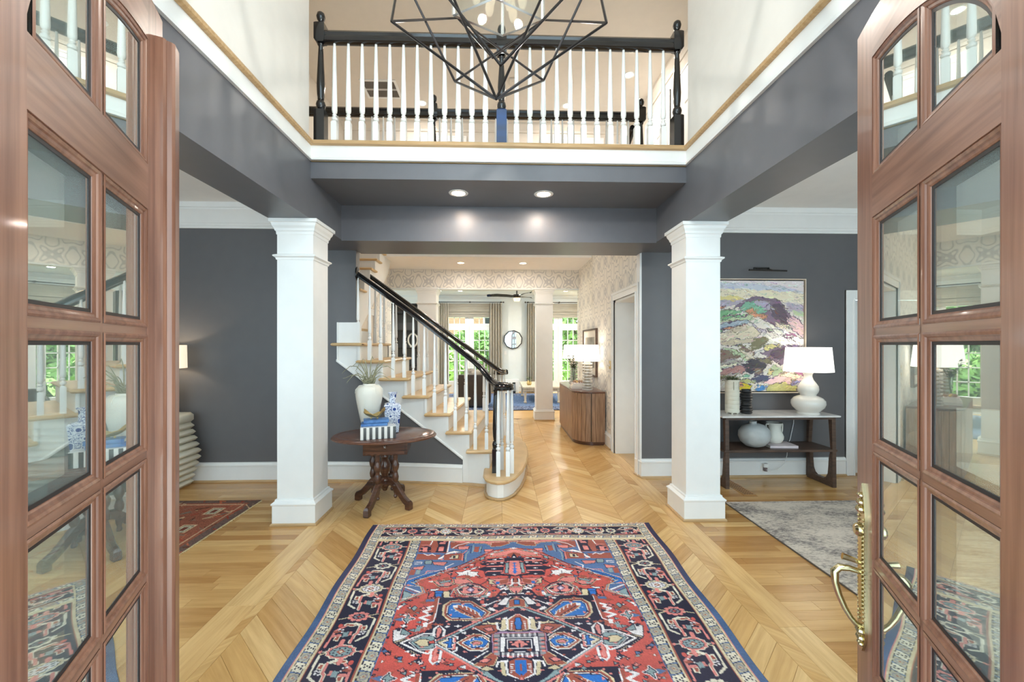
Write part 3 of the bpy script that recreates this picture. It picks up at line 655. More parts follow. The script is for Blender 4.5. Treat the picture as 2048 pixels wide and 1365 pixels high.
MB().tube([CV['T']-Vector(t.location), Vector((0, 0, 3.15))], .006, 6).build('stem', M['iron'], t); MB().lathe([(.07, 3.15), (.07, 3.19), (.05, 3.2)], seg=20).build('canopy', M['iron'], t)
g = [pix(1005, 66, 2.12), pix(907, 25, 1.99), None, pix(1086, 38, 2.02)]
zb = 3.08; cc = (g[1]+g[3])/2; g[2] = cc*2-g[0]; g = [Vector((p.x, p.y, zb))-Vector(t.location) for p in g]
for i in range(4):
    a, b2 = g[i], g[(i+1) % 4]; up = Vector((0, 0, .55))
    MB().tube([a, a+up], .008, 4).build('lantern_post', M['chrome'], t, smooth=0); MB().tube([a, b2], .006, 4).build('lantern_rail', M['chrome'], t, smooth=0); MB().tube([a+up, b2+up], .006, 4).build('lantern_rail', M['chrome'], t, smooth=0)
    n_ = (b2-a).cross(up).normalized()*.002; MB().rings([[a+n_, b2+n_, b2+up+n_, a+up+n_], [a-n_, b2-n_, b2+up-n_, a+up-n_]]).build('pane', M['lglass'], t, smooth=0)
cl = sum(g, Vector())/4
for dx_, dy_ in ((-.05, 0), (.05, .01), (0, .06)):
    c = cl+Vector((dx_, dy_, .22)); MB().lathe([(.0, -.05), (.016, -.045), (.024, -.015), (.018, .02), (.011, .045), (.011, .06)], seg=12).build('bulb', M['bulb'], t, loc=c); MB().lathe([(.013, .06), (.013, .13)], seg=10).build('socket', M['chrome'], t, loc=c)
MB().tube([cl+Vector((0, 0, .35)), cl+Vector((0, 0, .9))], .008, 6).build('lantern_stem', M['chrome'], t)
point('chandelier_light', cl+Vector((0, 0, .12)), .02, 45, WARM, parent=t)

# ------------------------------------------------------------------ entry doors
def entry_door(label, fx, fy, ang, s, st, lw, mw, hw, astragal, handle):
    rt = sroot('door_%d' % (8 if s > 0 else 9), (fx, fy, 0), label, ang)
    rt['category'] = 'door'
    X = lambda t: s*t
    w = st+2*lw+mw+hw; T0 = st; T1_ = st+2*lw+mw; zk = 1.968; TH = .05
    def outer(t): return zk+.451*math.sqrt(max(0, 1-(t/(w*1.0))**2))
    def inner(t): return zk+.331*math.sqrt(max(0, 1-(t/(T1_*1.003))**2))
    fnn = lambda u, v, n: (X(u), n, v)
    def piece(name, P, m='mahog', n0=-TH, n1=0): return MB().extr(P, fnn, n0, n1).build(name, M[m], rt, smooth=20)
    ts = np.linspace(0, st, 4); piece('stile', [(0, .004), (st, .004)]+[(t, outer(t)) for t in ts[::-1]])
    ts = np.linspace(T1_, w, 14); piece('stile', [(T1_, .004), (w, .004)]+[(t, outer(t)) for t in ts[::-1]])
    ts = np.linspace(st, T1_, 28); piece('arched_rail', [(t, max(zk, inner(t))) for t in ts]+[(t, outer(t)) for t in ts[::-1]], 'mahogh')
    piece('rail', [(st, 1.852), (T1_, 1.852), (T1_, zk), (st, zk)], 'mahogh'); piece('rail', [(st, .004), (T1_, .004), (T1_, .255), (st, .255)], 'mahogh')
    zs = [1.852, 1.535, 1.215, .895, .575, .255]; hb = .009
    for z in zs[1:-1]: piece('muntin', [(st, z-hb), (T1_, z-hb), (T1_, z+hb), (st, z+hb)], 'mahogh', -TH, -.004)
    piece('muntin', [(st+lw, .255), (st+lw+mw, .255), (st+lw+mw, 1.852), (st+lw, 1.852)], 'mahog', -TH, -.004)
    piece('muntin', [(st+lw, zk), (st+lw+mw, zk), (st+lw+mw, inner(st+lw+mw)), (st+lw, inner(st+lw))], 'mahog', -TH, -.004)
    lites = []
    for i, (a, b2) in enumerate(((st, st+lw), (st+lw+mw, T1_))):
        for k in range(5):
            lites.append([(a, zs[k+1]+(hb if k < 4 else 0)), (b2, zs[k+1]+(hb if k < 4 else 0)), (b2, zs[k]-(hb if k else 0)), (a, zs[k]-(hb if k else 0))])
        tt = np.linspace(a, b2-(.02 if i else 0), 14)
        lites.append([(a, zk), (b2-(.02 if i else 0), zk)]+[(t, inner(t)) for t in tt[::-1] if inner(t) > zk+.03])
    for P in lites:
        pr = [(0, -.003), (.004, -.001), (.009, -.003), (.011, -.006), (.016, -.007), (.019, -.009), (.0195, -.0105)]
        MB().rings([[fnn(u, v, n) for u, v in offset_poly(P, o)] for o, n in pr], False, False).build('glazing_bead', M['mahog'], rt, smooth=20)
        MB().rings([[fnn(u, v, n) for u, v in offset_poly(P, o)] for o, n in ((.0190, -.0105), (.0265, -.0110), (.0265, -.046), (.0190, -.047))], False, False).build('gasket', M['gasket'], rt, smooth=0)
        MB().extr(offset_poly(P, .020), fnn, -.0165, -.0125).build('pane', M['dglass'], rt, smooth=0)
    if astragal:
        A = [(.066, 0), (.066, .018), (.061, .023), (.056, .024), (.053, .034), (.046, .040), (.008, .040), (.002, .034), (-.004, 0)]
        MB().rings([[(X(t), n, z) for t, n in A] for z in (.01, 2.336)]).build('astragal', M['mahog'], rt, smooth=0)
    if handle:
        px_ = .058
        h = sroot('x'); bpy.data.objects.remove(h)
        pl = MB(); Pp = [(-.022, .66), (.022, .66), (.026, .70), (.022, .72), (.022, .98), (.027, 1.0), (.022, 1.03), (.010, 1.07), (0, 1.10), (-.010, 1.07), (-.022, 1.03), (-.027, 1.0), (-.022, .98), (-.022, .72), (-.026, .70), (-.022, .66), (-.012, .635), (0, .615), (.012, .635)]
        Pp = [(-.022, .655), (-.012, .635), (0, .615), (.012, .635), (.022, .655), (.027, .69), (.022, .71), (.022, .985), (.027, 1.0), (.022, 1.03), (.010, 1.075), (0, 1.10), (-.010, 1.075), (-.022, 1.03), (-.027, 1.0), (-.022, .985), (-.022, .71), (-.027, .69)]
        pl.extr([(px_+u, v) for u, v in Pp], fnn, 0, .007); pl.extr([(px_+u*.62, .73+(v-.73)*.95) for u, v in ((-.02, .74), (.02, .74), (.02, .97), (-.02, .97))], fnn, .007, .011)
        for v in np.linspace(.70, 1.0, 26):
            for u in (-.020, .020): pl.lathe([(0, v-.005), (.0045, v), (0, v+.005)], (X(px_+u), .008), 6)
        for v, r_ in ((1.045, .010), (1.065, .008), (1.025, .012), (.655, .011), (.675, .012), (.638, .008)):
            for u in (-.006, .006): pl.lathe([(0, v-r_), (r_*.8, v-r_*.5), (r_, v), (r_*.8, v+r_*.5), (0, v+r_)], (X(px_+u), .009), 8)
        hd = pl.build('handle_plate', M['brass'], rt, smooth=30)
        gp = [(px_, .006, .842), (px_, .035, .848), (px_, .058, .846), (px_, .070, .832), (px_, .069, .80), (px_, .060, .765), (px_, .046, .73), (px_, .032, .705), (px_, .020, .69), (px_, .006, .686)]
        MB().tube([(X(a), b_, c) for a, b_, c in gp], [.007, .009, .0105, .011, .0095, .0085, .008, .007, .008, .006], 10).build('pull', M['brass'], hd, smooth=40)
        MB().tube([(X(px_), .006, .868), (X(px_), .03, .875), (X(px_), .052, .880)], [.006, .008, .010], 8).build('thumb_latch', M['brass'], hd)
        MB().rings([[(X(px_)+r_*math.cos(a), n, .965+r_*math.sin(a)) for a in np.linspace(0, 2*PI, 17)[:-1]] for r_, n in ((.019, .008), (.019, .018), (.013, .024), (.010, .024))]).build('lock_cylinder', M['brass'], hd)
    return rt
entry_door('left mahogany entry door leaf with an astragal, standing open, arched multi-pane glass', -.9565, 1.2105, R(-66), 1, .115, .2475, .014, .13, True, False)
entry_door('right mahogany entry door leaf with a brass handle, standing open, arched multi-pane glass', 1.0791, 1.2169, R(64), -1, .115, .261, .014, .13, False, True)

# ------------------------------------------------------------------ hand-knotted rugs, drawn knot by knot
PAL = dict(r=(192, 76, 68), n=(30, 28, 46), b=(38, 98, 178), m=(72, 100, 146), t=(126, 148, 152), p=(212, 122, 116), w=(226, 220, 222), e=(202, 184, 148), k=(150, 72, 58), g=(134, 132, 138), l=(160, 124, 158), o=(60, 84, 124), x=(214, 206, 186), y=(168, 160, 138))
class Cv:
    def __init__(s, U, V, base): s.U, s.V = U, V; s.c = np.empty(U.shape+(3,), 'f'); s.c[:] = PAL[base] if isinstance(base, str) else base
    def poly(s, P, c):
        xs = [p[0] for p in P]; ys = [p[1] for p in P]
        m = (s.U >= min(xs)) & (s.U <= max(xs)) & (s.V >= min(ys)) & (s.V <= max(ys)); i = np.nonzero(m)
        if not len(i[0]): return
        u, v = s.U[i], s.V[i]; ins = np.zeros(u.shape, bool)
        for (x0, y0), (x1, y1) in zip(P, P[1:]+P[:1]):
            if y0 != y1: ins ^= ((y0 > v) != (y1 > v)) & (u < (x1-x0)*(v-y0)/(y1-y0)+x0)
        s.c[i[0][ins], i[1][ins]] = PAL[c] if isinstance(c, str) else c
    def line(s, P, w, c):
        for (x0, y0), (x1, y1) in zip(P[:-1], P[1:]):
            m = (s.U >= min(x0, x1)-w) & (s.U <= max(x0, x1)+w) & (s.V >= min(y0, y1)-w) & (s.V <= max(y0, y1)+w); i = np.nonzero(m)
            if not len(i[0]): continue
            dx, dy = x1-x0, y1-y0; L = dx*dx+dy*dy or 1e-9
            t = np.clip(((s.U[i]-x0)*dx+(s.V[i]-y0)*dy)/L, 0, 1); d = np.hypot(s.U[i]-x0-t*dx, s.V[i]-y0-t*dy) < w/2
            s.c[i[0][d], i[1][d]] = PAL[c] if isinstance(c, str) else c
    def mask(s, m, c): s.c[m] = PAL[c]
def ell(x, y, a, b, n=10, ph=0): return [(x+a*math.cos(ph+2*PI*i/n), y+b*math.sin(ph+2*PI*i/n)) for i in range(n)]
def star(x, y, a, b, n=8, k=.7): return [(x+(a if i % 2 == 0 else a*k)*math.cos(PI*i/n), y+(b if i % 2 == 0 else b*k)*math.sin(PI*i/n)) for i in range(2*n)]
def border_band(a, s, L=.2575, guard=.0625):
    """a: metres in from the rug's edge, s: metres along it; returns colours"""
    c = Cv(a, s, 'o')
    c.mask((a > .040) & (a < .048), 'p'); c.mask(a >= .045, 'e')
    for g0, g1 in ((.052, .108), (.366, .428)):
        c.mask((a > g0-.006) & (a < g1+.006), 'e'); k = np.floor(s/guard); f = s-k*guard; odd = (k % 2).astype(int) == 0
        mid = (g0+g1)/2; inside = (a > g0) & (a < g1); sk = f+(a-mid)*.25
        c.mask(inside & odd, 'x'); c.mask(inside & ~odd, 'y')
        c.mask(inside & ((np.abs(a-g0-.002) < .003) | (np.abs(a-g1+.002) < .003)) & (np.abs(f-guard/2) > .008), 'n')
        c.mask(inside & (np.abs(sk-guard*.5) > guard*.44), 'n'); c.mask(inside & (np.abs(sk-guard*.5) > guard*.475), 'm')
        for i, j in ((-1, -.5), (1, -.5), (-1, .6), (1, .6), (0, 0)):
            d = np.hypot((a-mid-i*.013), (f-guard/2-j*.015)*.9)
            c.mask(inside & odd & (d < .0052), 'n'); c.mask(inside & ~odd & (d < .0042), 'k')
        c.mask(inside & ~odd & (np.abs(np.hypot(a-mid, f-guard/2)-.017) < .0035), 'g')
    B0, B1 = .116, .358
    main = (a >= B0) & (a <= B1); c.mask(main, 'n')
    c.mask(main & ((a < B0+.010) | (a > B1-.010)), 'k'); c.mask(main & ((a < B0+.004) | (a > B1-.004)), 'e')
    S = float(s.max()); k0 = int(math.floor(float(s.min())/(2*L)))-1; k1 = int(S/(2*L))+2; mid = (B0+B1)/2
    for k in range(k0, k1):
        z = k*2*L
        if z+2*L < s.min()-.1 or z-.3 > S: continue
        for sg in (1, -1):
            A = lambda q: mid+sg*q
            off = z+(0 if sg > 0 else L)
            # vine bars along both edges
            c.line([(A(.045), off+.072), (A(.088), off+.105), (A(.092), off+.235), (A(.092), off+.30), (A(.088), off+.405), (A(.045), off+.44)], .017, 'n')
            c.line([(A(.045), off+.072), (A(.088), off+.105), (A(.094), off+.235)], .012, 'x'); c.line([(A(.092), off+.29), (A(.088), off+.405), (A(.045), off+.44)], .012, 'p')
            c.line([(A(.094), off+.24), (A(.05), off+.257), (A(.03), off+.257)], .007, 'e')
            # rust squares, stepped sprigs
            for d in (.165, .350):
                c.poly([(A(.045), off+d-.022), (A(.072), off+d-.015), (A(.070), off+d+.022), (A(.042), off+d+.016)], 'x'); c.poly([(A(.049), off+d-.015), (A(.066), off+d-.010), (A(.064), off+d+.015), (A(.047), off+d+.010)], 'k')
            for d in (.118, .395):
                for q, e_ in ((.048, 0), (.066, .006), (.05, .016), (.068, .020)): c.poly(ell(A(q), off+d+e_, .008, .0055, 6), 'w')
            c.line([(A(.02), off+.06), (A(.022), off+.115), (A(.034), off+.125), (A(.034), off+.185), (A(.0), off+.20)], .018, 'x'); c.line([(A(.02), off+.06), (A(.022), off+.115), (A(.034), off+.125), (A(.034), off+.185)], .011, 'p')
            c.poly([(A(-.085), off+.10), (A(-.04), off+.108), (A(-.045), off+.122), (A(-.09), off+.118)], 'p'); c.poly([(A(-.09), off+.13), (A(-.05), off+.136), (A(-.06), off+.148), (A(-.095), off+.146)], 'k')
            c.poly([(A(-.035), off+.10), (A(-.01), off+.105), (A(-.012), off+.14), (A(-.04), off+.135)], 't'); c.poly([(A(-.008), off+.11), (A(.008), off+.112), (A(.004), off+.14), (A(-.01), off+.138)], 'p')
            c.poly([(A(-.06), off+.188), (A(-.01), off+.175), (A(.02), off+.190), (A(.0), off+.205), (A(-.05), off+.205)], 'x'); c.poly([(A(-.055), off+.19), (A(-.012), off+.181), (A(.012), off+.19), (A(-.045), off+.2)], 'k'); c.poly(ell(A(-.075), off+.186, .014, .014, 7), 'r')
        for j, sc in ((0, 1.0), (1, 1.0)):
            y = z+j*2*L/2*0+(0 if j == 0 else L)
            big = j == 0
            if big:
                o2 = 'e' if k % 2 else 'p'
                c.poly(star(mid, y, .080, .050, 12, .86), 'x'); c.poly(star(mid, y, .074, .045, 12, .86), o2); c.poly(star(mid, y, .060, .036, 10, .9), 'n'); c.poly(star(mid, y, .056, .033, 10, .86), 't' if o2 == 'p' else 'w')
                c.poly(ell(mid, y, .022, .016, 4), 'k'); c.poly(ell(mid, y, .010, .008, 4), 'x')
                for q in range(8): an = q*PI/4+.4; c.poly(ell(mid+.036*math.cos(an), y+.022*math.sin(an), .007, .005, 5), 'n')
                for sg in (1, -1): c.line([(mid+sg*.078, y), (mid+sg*.104, y)], .007, 'x'); c.poly(ell(mid+sg*.100, y, .010, .010, 5), 'p'); c.line([(mid-sg*.02, y+sg*.045), (mid-sg*.02, y+sg*.075)], .02, 'p')
            else:
                for q in range(9): an = q*2*PI/9; c.poly(ell(mid+.046*math.cos(an), y+.030*math.sin(an), .016, .011, 7), 'p' if k % 2 == 0 else 'x')
                c.poly(ell(mid, y, .036, .023, 10), 'n'); 
                for q in range(6): an = q*PI/3; c.poly(ell(mid+.022*math.cos(an), y+.014*math.sin(an), .008, .006, 5), 'g')
                c.poly(ell(mid, y, .008, .006, 5), 'r'); c.line([(mid-.05, y-.005), (mid-.1, y-.02)], .006, 'e'); c.line([(mid+.05, y+.005), (mid+.1, y+.02)], .006, 'e')
    return c.c
def grid_rug(name, X, Y, colors, parent, m, z=.0085):
    ny, nx = X.shape; V = np.dstack([X, Y, np.full_like(X, z)]).reshape(-1, 3)
    idx = np.arange(nx*ny).reshape(ny, nx); q = np.dstack([idx[:-1, :-1], idx[:-1, 1:], idx[1:, 1:], idx[1:, :-1]]).reshape(-1, 4)
    ring = np.concatenate([idx[0, :], idx[1:, -1], idx[-1, -2::-1], idx[-2:0:-1, 0]]); low = V[ring].copy(); low[:, 2] = .0006
    n0 = len(V); V = np.vstack([V, low]); m_ = len(ring); j = np.arange(m_)
    sk = np.stack([ring[j], n0+j, n0+(j+1) % m_, ring[(j+1) % m_]], 1); F = np.vstack([q, sk])
    me = bpy.data.meshes.new(name); me.vertices.add(len(V)); me.vertices.foreach_set('co', V.astype('f').ravel())
    me.loops.add(F.size); me.loops.foreach_set('vertex_index', F.astype('i').ravel()); me.polygons.add(len(F)); me.polygons.foreach_set('loop_start', np.arange(0, F.size, 4, dtype='i'))
    me.update(); me.validate()
    c = colors.reshape(-1, 3)/255.; c = np.where(c <= .04045, c/12.92, ((c+.055)/1.055)**2.4); c = np.vstack([c, c[ring]]); c = np.hstack([c, np.ones((len(c), 1))])
    a = me.attributes.new('paint', 'FLOAT_COLOR', 'POINT'); a.data.foreach_set('color', c.astype('f').ravel())
    me.materials.append(m); return link(name, me, parent)
M['pile'] = vcol('knotted_wool_pile', .95, .35, 500)
RUGS = """m0,692,1110,-34,1087,-30,981,152,945,244,856,356,750,460,686,544,635,654,550,577,499,561,439,675,354;p0,470,1096,-21,1081,48,1054,154,1009,204,1051,317,1063,352,1034;k0,155,1058,42,1070,30,1046,92,1007,160,1003;k0,685,1103,477,1097,472,912,677,918;n0,667,994,599,1023,588,919,671,918;n0,564,1093,478,1083,478,915,556,918,547,1021;p0,657,987,620,998,613,926,651,924;p0,542,1072,492,1068,494,1039,544,1040;p0,540,996,502,1001,499,934,541,935;w9,595,1094,606,1023;w9,470,1090,470,915;p8,670,1025,599,1023;k0,461,1070,329,1059,395,967,451,981;w8,327,1066,401,1029,438,980;p0,404,1004,320,1014,322,964,394,961;w0,473,915,422,943,367,924,424,908,475,886,500,814,552,821,511,853;k0,675,892,515,882,529,820,678,819;w8,635,897,601,873,576,895,549,871;k0,486,886,365,906,351,815,482,813;e0,438,873,386,883,387,832,439,828;n0,426,867,406,872,405,838,425,837;t9,320,934,334,893,332,792;n4,354,917,346,792;p7,333,947,359,900,356,804;t9,290,1026,292,915;t9,231,1011,242,926;k0,279,1000,248,999,254,926,281,927;n4,304,1014,306,904;n4,227,1005,235,908;p0,213,961,141,959,164,923,206,922;t0,611,801,562,810,556,756,604,758;w8,675,781,626,785,627,764,671,760;p0,558,788,456,785,472,738,541,751;w7,409,768,459,722,449,686;p0,675,698,607,686,600,737,668,718;k0,684,688,651,687,650,629,682,630;p7,486,677,572,673,580,626,671,578;t0,640,687,613,686,614,637,641,638;l5,524,644,584,589,670,550;b0,673,564,557,645,476,682,521,625,633,572,594,508,678,519;t0,675,459,629,432,606,415,673,366;w10,672,493,577,443;w7,610,424,616,396,674,374;k6,657,471,589,431;n3,-24,976,152,941,244,853,356,747,460,683,544,632,649,549;t7,-23,948,140,920,237,833,349,734,452,669,536,620,637,543,572,498,546,438,628,384,678,350;e2,648,547,582,499,562,443,675,358;k8,-18,918,134,893,230,811,342,713,445,651,518,605,619,531,555,489,530,429,616,372;n3,186,877,230,800,341,698;n3,263,779,270,716;k0,265,812,231,822,235,789,263,779;t0,232,844,203,855,208,821,236,805;p0,151,893,-20,966,-17,888,75,862,162,853;k0,45,884,-18,918,-16,859,34,861;n0,-18,918,0,900,23,838,-15,825;w0,-16,859,2,854,11,837,-15,831;n0,-15,837,92,834,179,826,184,809,149,786,228,767,222,746,182,734,247,695,240,674,174,662,205,624,199,610,82,611,-6,598;p0,178,804,64,804,64,780,206,783;p0,176,736,64,737,65,714,204,716;p0,175,676,65,677,65,655,201,657;w0,115,829,92,839,69,828,92,819;w0,171,760,149,769,126,759,149,750;w0,159,694,137,703,115,693,136,684;w0,154,625,133,633,111,623,133,615;r0,64,784,-13,781,-7,608,82,630;n0,61,773,36,772,44,634,68,635;t0,57,767,38,767,48,639,63,639;p0,35,794,-14,798,-6,603,44,629;b0,1,782,-13,787,-7,618,9,638;b0,-13,775,19,761,-12,745;b0,-12,737,20,724,-10,708;b0,-10,701,21,688,-9,673;b0,-9,666,22,653,-8,638;r0,403,670,304,717,202,673,176,557,216,514,411,593;w0,386,659,343,663,312,687,289,666,234,662,244,635,226,611,269,617,284,598,318,628,375,609,362,634;w0,297,696,243,731,258,700,285,686;k0,318,618,285,617,288,579,314,580;n3,307,657,305,627;p0,388,583,304,580,270,542,308,508,377,528;k0,453,594,422,602,419,574,454,566;p0,172,576,34,581,41,517,144,494;e0,169,576,124,556,145,543,118,511,165,521;b0,124,542,98,546,103,514,124,515;k0,98,555,45,572,51,526,93,519;w11,19,571,23,508,93,458;k0,10,590,-6,589,-3,507,15,507;n2,13,580,16,498,93,445;p0,370,466,335,517,279,533,216,505,173,460,192,411,269,389,350,416;w0,360,466,329,504,279,520,215,492,184,460,212,419,270,401,341,423;p0,345,465,318,495,277,502,225,483,199,457,227,428,271,413,327,430;n0,304,512,247,510,266,489,281,489;n0,306,418,237,416,263,436,278,436;n0,355,466,321,478,323,448;n0,194,456,235,475,228,445;l0,277,493,249,461,272,434,300,462;w0,275,472,264,461,274,451,284,462;n2,370,466,333,522,280,538,214,509,171,460;p0,509,550,449,566,382,528,419,494,471,504;t0,478,549,398,574,406,551,465,530;t0,479,517,439,529,446,503;n2,470,495,400,502,372,527;t5,289,525,376,475,390,417;r0,520,429,489,453,485,395,521,381;b0,489,453,439,456,435,386,479,391;e0,439,451,399,450,391,385,429,382;w0,517,471,458,478,484,453,519,454;w8,396,389,337,379,278,381,191,386;n5,454,383,335,367,141,369;t0,211,403,162,410,171,374,220,379;w0,172,426,153,430,152,409,177,406;k0,143,426,123,425,131,353,146,353;n0,0,489,52,482,98,441,132,376,169,331,7,244;w7,1,413,43,414,58,390;w6,141,330,63,374,4,329;p0,103,408,73,432,48,410,78,387;k0,93,409,74,422,62,410,77,397;p0,-2,480,26,481,52,500,23,430,1,413;p0,0,446,47,469,27,443;n0,455,382,345,391,171,380,-24,418,-22,380,-12,176,-6,39,163,111,434,12,487,-75,607,18,498,83,455,185,452,254;r0,215,357,189,356,191,323,213,327;n0,432,17,8,291,-18,296,7,-227,84,-225;e0,429,316,383,362,267,358,145,245,186,182,282,174,379,178,423,226;k0,410,310,382,353,266,346,160,245,193,187,293,185,373,190,406,226;w0,398,306,377,338,269,334,174,246,200,193,290,193,367,198,396,231;b0,391,303,372,329,272,326,183,243,204,201,295,201,365,206,389,233;k0,341,313,284,291,235,253,208,209,235,199,317,250,356,288;n5,339,290,236,207;w0,367,314,341,313,340,290,366,294;p0,379,236,367,238,367,222,377,222;w0,320,321,313,321,306,289,313,292;w0,294,302,288,302,281,270,288,273;w0,269,283,263,283,256,252,263,255;w0,244,264,238,264,232,233,238,236;w0,220,246,214,245,208,215,214,218;w0,383,269,370,279,368,272;w0,358,257,345,267,344,260;w0,334,245,321,255,319,248;w0,310,234,296,243,295,236;w0,286,222,272,231,271,225;w0,262,211,249,220,248,213;n0,383,361,379,361,378,352,383,352;n0,373,189,369,189,368,178,372,178;n0,364,360,360,360,360,352,364,352;n0,357,188,353,188,352,178,356,178;n0,346,360,341,359,341,351,346,351;n0,342,188,338,188,337,177,341,177;n0,327,359,323,359,322,350,327,350;n0,326,187,322,187,321,177,325,177;n0,308,358,304,358,304,350,308,350;n0,311,187,306,187,305,176,310,176;n0,290,358,285,358,285,349,290,349;n0,295,186,291,186,290,176,294,176;n0,271,357,266,357,267,349,271,349;n0,279,186,275,186,274,175,278,175;p16,435,17,328,92,183,197,7,309;t12,431,12,323,80,179,184,4,291;n3,431,20,326,88,181,194,6,300;t12,429,8,310,-72,168,-174,124,-215;p9,432,1,316,-80,182,-184;w2,425,12,308,-68,166,-170;k15,494,289,457,382;k0,476,383,455,382,461,180,480,186;k0,486,160,466,165,462,120,483,125;w3,453,382,458,180,486,160;w15,482,306,509,295,492,278,528,262,484,234,539,209,490,186;w0,514,166,488,176,488,135,511,131;t0,543,142,520,146,522,102,547,98;w0,663,112,618,130,561,85,610,31,641,28;n0,649,128,624,130,622,106,642,106;t0,616,125,562,89,588,76,616,82;e0,641,28,554,66,499,87,501,78,610,18,496,-58,499,-75,625,14;n9,626,18,553,61,503,92;n7,612,13,487,-75;w10,442,81,498,83,598,20,493,-42,448,-56,428,-27;t0,554,25,510,60,443,67,434,53,424,-14,447,-26,503,-25;e0,535,24,504,46,464,40,441,17,457,-5,497,-8;r0,462,26,435,35,425,12,459,9;w13,441,71,448,119,425,143,389,103,391,65;p0,435,119,421,138,403,108,410,61,426,43,432,81;w12,437,-27,430,-105,415,-121,385,-106,388,-41;p0,423,-19,404,-19,410,-61,398,-78,403,-105,419,-101;p0,338,59,323,49,315,-31,333,-38,347,-25;w9,338,64,317,54,316,40;w9,313,-18,314,-39,331,-51;e0,419,16,363,50,364,14,362,-25;b0,387,15,360,28,363,50,341,45,342,18,329,11,341,5,338,-21,360,-21,360,5;w0,326,13,238,79,188,73,151,44,149,-27,182,-52,251,-47;k0,307,13,234,70,194,64,160,35,159,-18,189,-37,249,-33;b0,284,12,229,51,193,50,156,17,177,-22,237,-24;p0,243,11,221,23,192,13,194,0,223,-3;w0,260,27,250,40,250,27;w0,257,-4,247,-20,246,-5;w0,241,33,230,43,231,33;w0,238,-9,228,-20,227,-10;w0,222,40,211,46,212,40;w0,219,-14,209,-21,208,-15;w0,203,40,191,46,193,39;w0,200,-19,190,-22,188,-20;w0,183,39,172,45,173,39;w0,181,-20,171,-22,170,-20;k0,234,128,116,149,115,90,148,72;p0,186,114,143,125,129,95,162,91;w5,240,123,148,53;e7,191,151,95,153;e0,171,176,150,160,95,164,116,139,164,145;k0,214,-135,139,-65,114,-87,128,-134,175,-144;p0,201,-116,174,-93,138,-102,161,-125;w5,245,-118,158,-48;e0,192,-162,161,-140,119,-164,160,-174;w12,116,154,109,109,89,94,58,107,61,173,10,219;e0,95,94,88,179,67,204,65,107;k0,47,178,11,213,-14,207,-8,91,48,102;b0,15,192,-14,202,-9,105,12,96,20,146;w0,40,167,18,161,40,159;w0,40,153,18,147,41,144;w0,41,138,19,133,41,130;w0,41,124,19,119,41,117;w0,41,111,20,105,42,103;w10,113,-146,107,-119,71,-116,63,-192,9,-219;e0,98,-119,77,-122,69,-202,87,-198;k0,53,-120,1,-94,7,-219,52,-192;b0,26,-113,1,-110,6,-204,25,-182;w0,47,-132,25,-137,48,-139;w0,48,-145,26,-149,48,-151;w0,48,-157,26,-161,48,-163;w0,48,-169,26,-173,48,-175;w0,49,-180,27,-185,49,-187;k0,43,345,1,368,-21,361,-18,302,41,292;b0,17,350,-21,358,-19,308,14,312;t13,50,351,57,287;w7,183,302,118,348,58,352,35,382;p0,132,318,110,324,106,294,135,289;w0,65,383,39,369,62,304,117,312;k0,227,-208,225,-194,270,-210,277,-219;l0,142,71,102,89,-8,86,1,-94,101,-91,139,-57;g0,132,71,-7,72,0,-86,129,-78;n3,131,43,102,42;p0,128,39,108,37,110,27,126,27;n3,131,14,102,13;p0,127,9,108,8,110,-2,126,-2;n3,130,-15,102,-16;p0,127,-19,108,-21,109,-31,125,-30;n3,130,-43,102,-44;p0,126,-47,108,-48,109,-58,125,-58;n3,95,70,95,51;n3,95,-58,95,-87;w5,82,70,82,51;w5,83,-61,83,-88;n3,69,69,69,51;n3,70,-59,71,-88;w5,56,69,56,50;w5,58,-62,59,-88;n3,42,68,43,50;n3,46,-60,46,-89;w5,29,68,30,49;w5,33,-62,34,-89;n3,16,68,17,49;n3,21,-61,22,-89;w5,3,67,4,48;w5,8,-63,10,-90;w0,99,47,-6,44,-1,-61,98,-58;n0,74,39,-6,37,-1,-55,75,-53;w0,66,32,-5,30,-2,-40,67,-38;n0,58,25,-5,23,-2,-34,59,-32;p0,1,23,21,13,27,-3,19,-23,4,-30;r0,2,3,9,-3,3,-10;m0,685,197,629,222,630,180,662,186;t0,631,201,615,206,612,238,592,210,569,202,597,190,606,169;k0,634,260,600,298,539,279,577,242;t0,606,293,585,315,567,297,582,264;m0,534,373,479,377,478,347,529,345;b0,484,433,441,432,440,394,477,389;w0,679,312,645,323,673,289"""
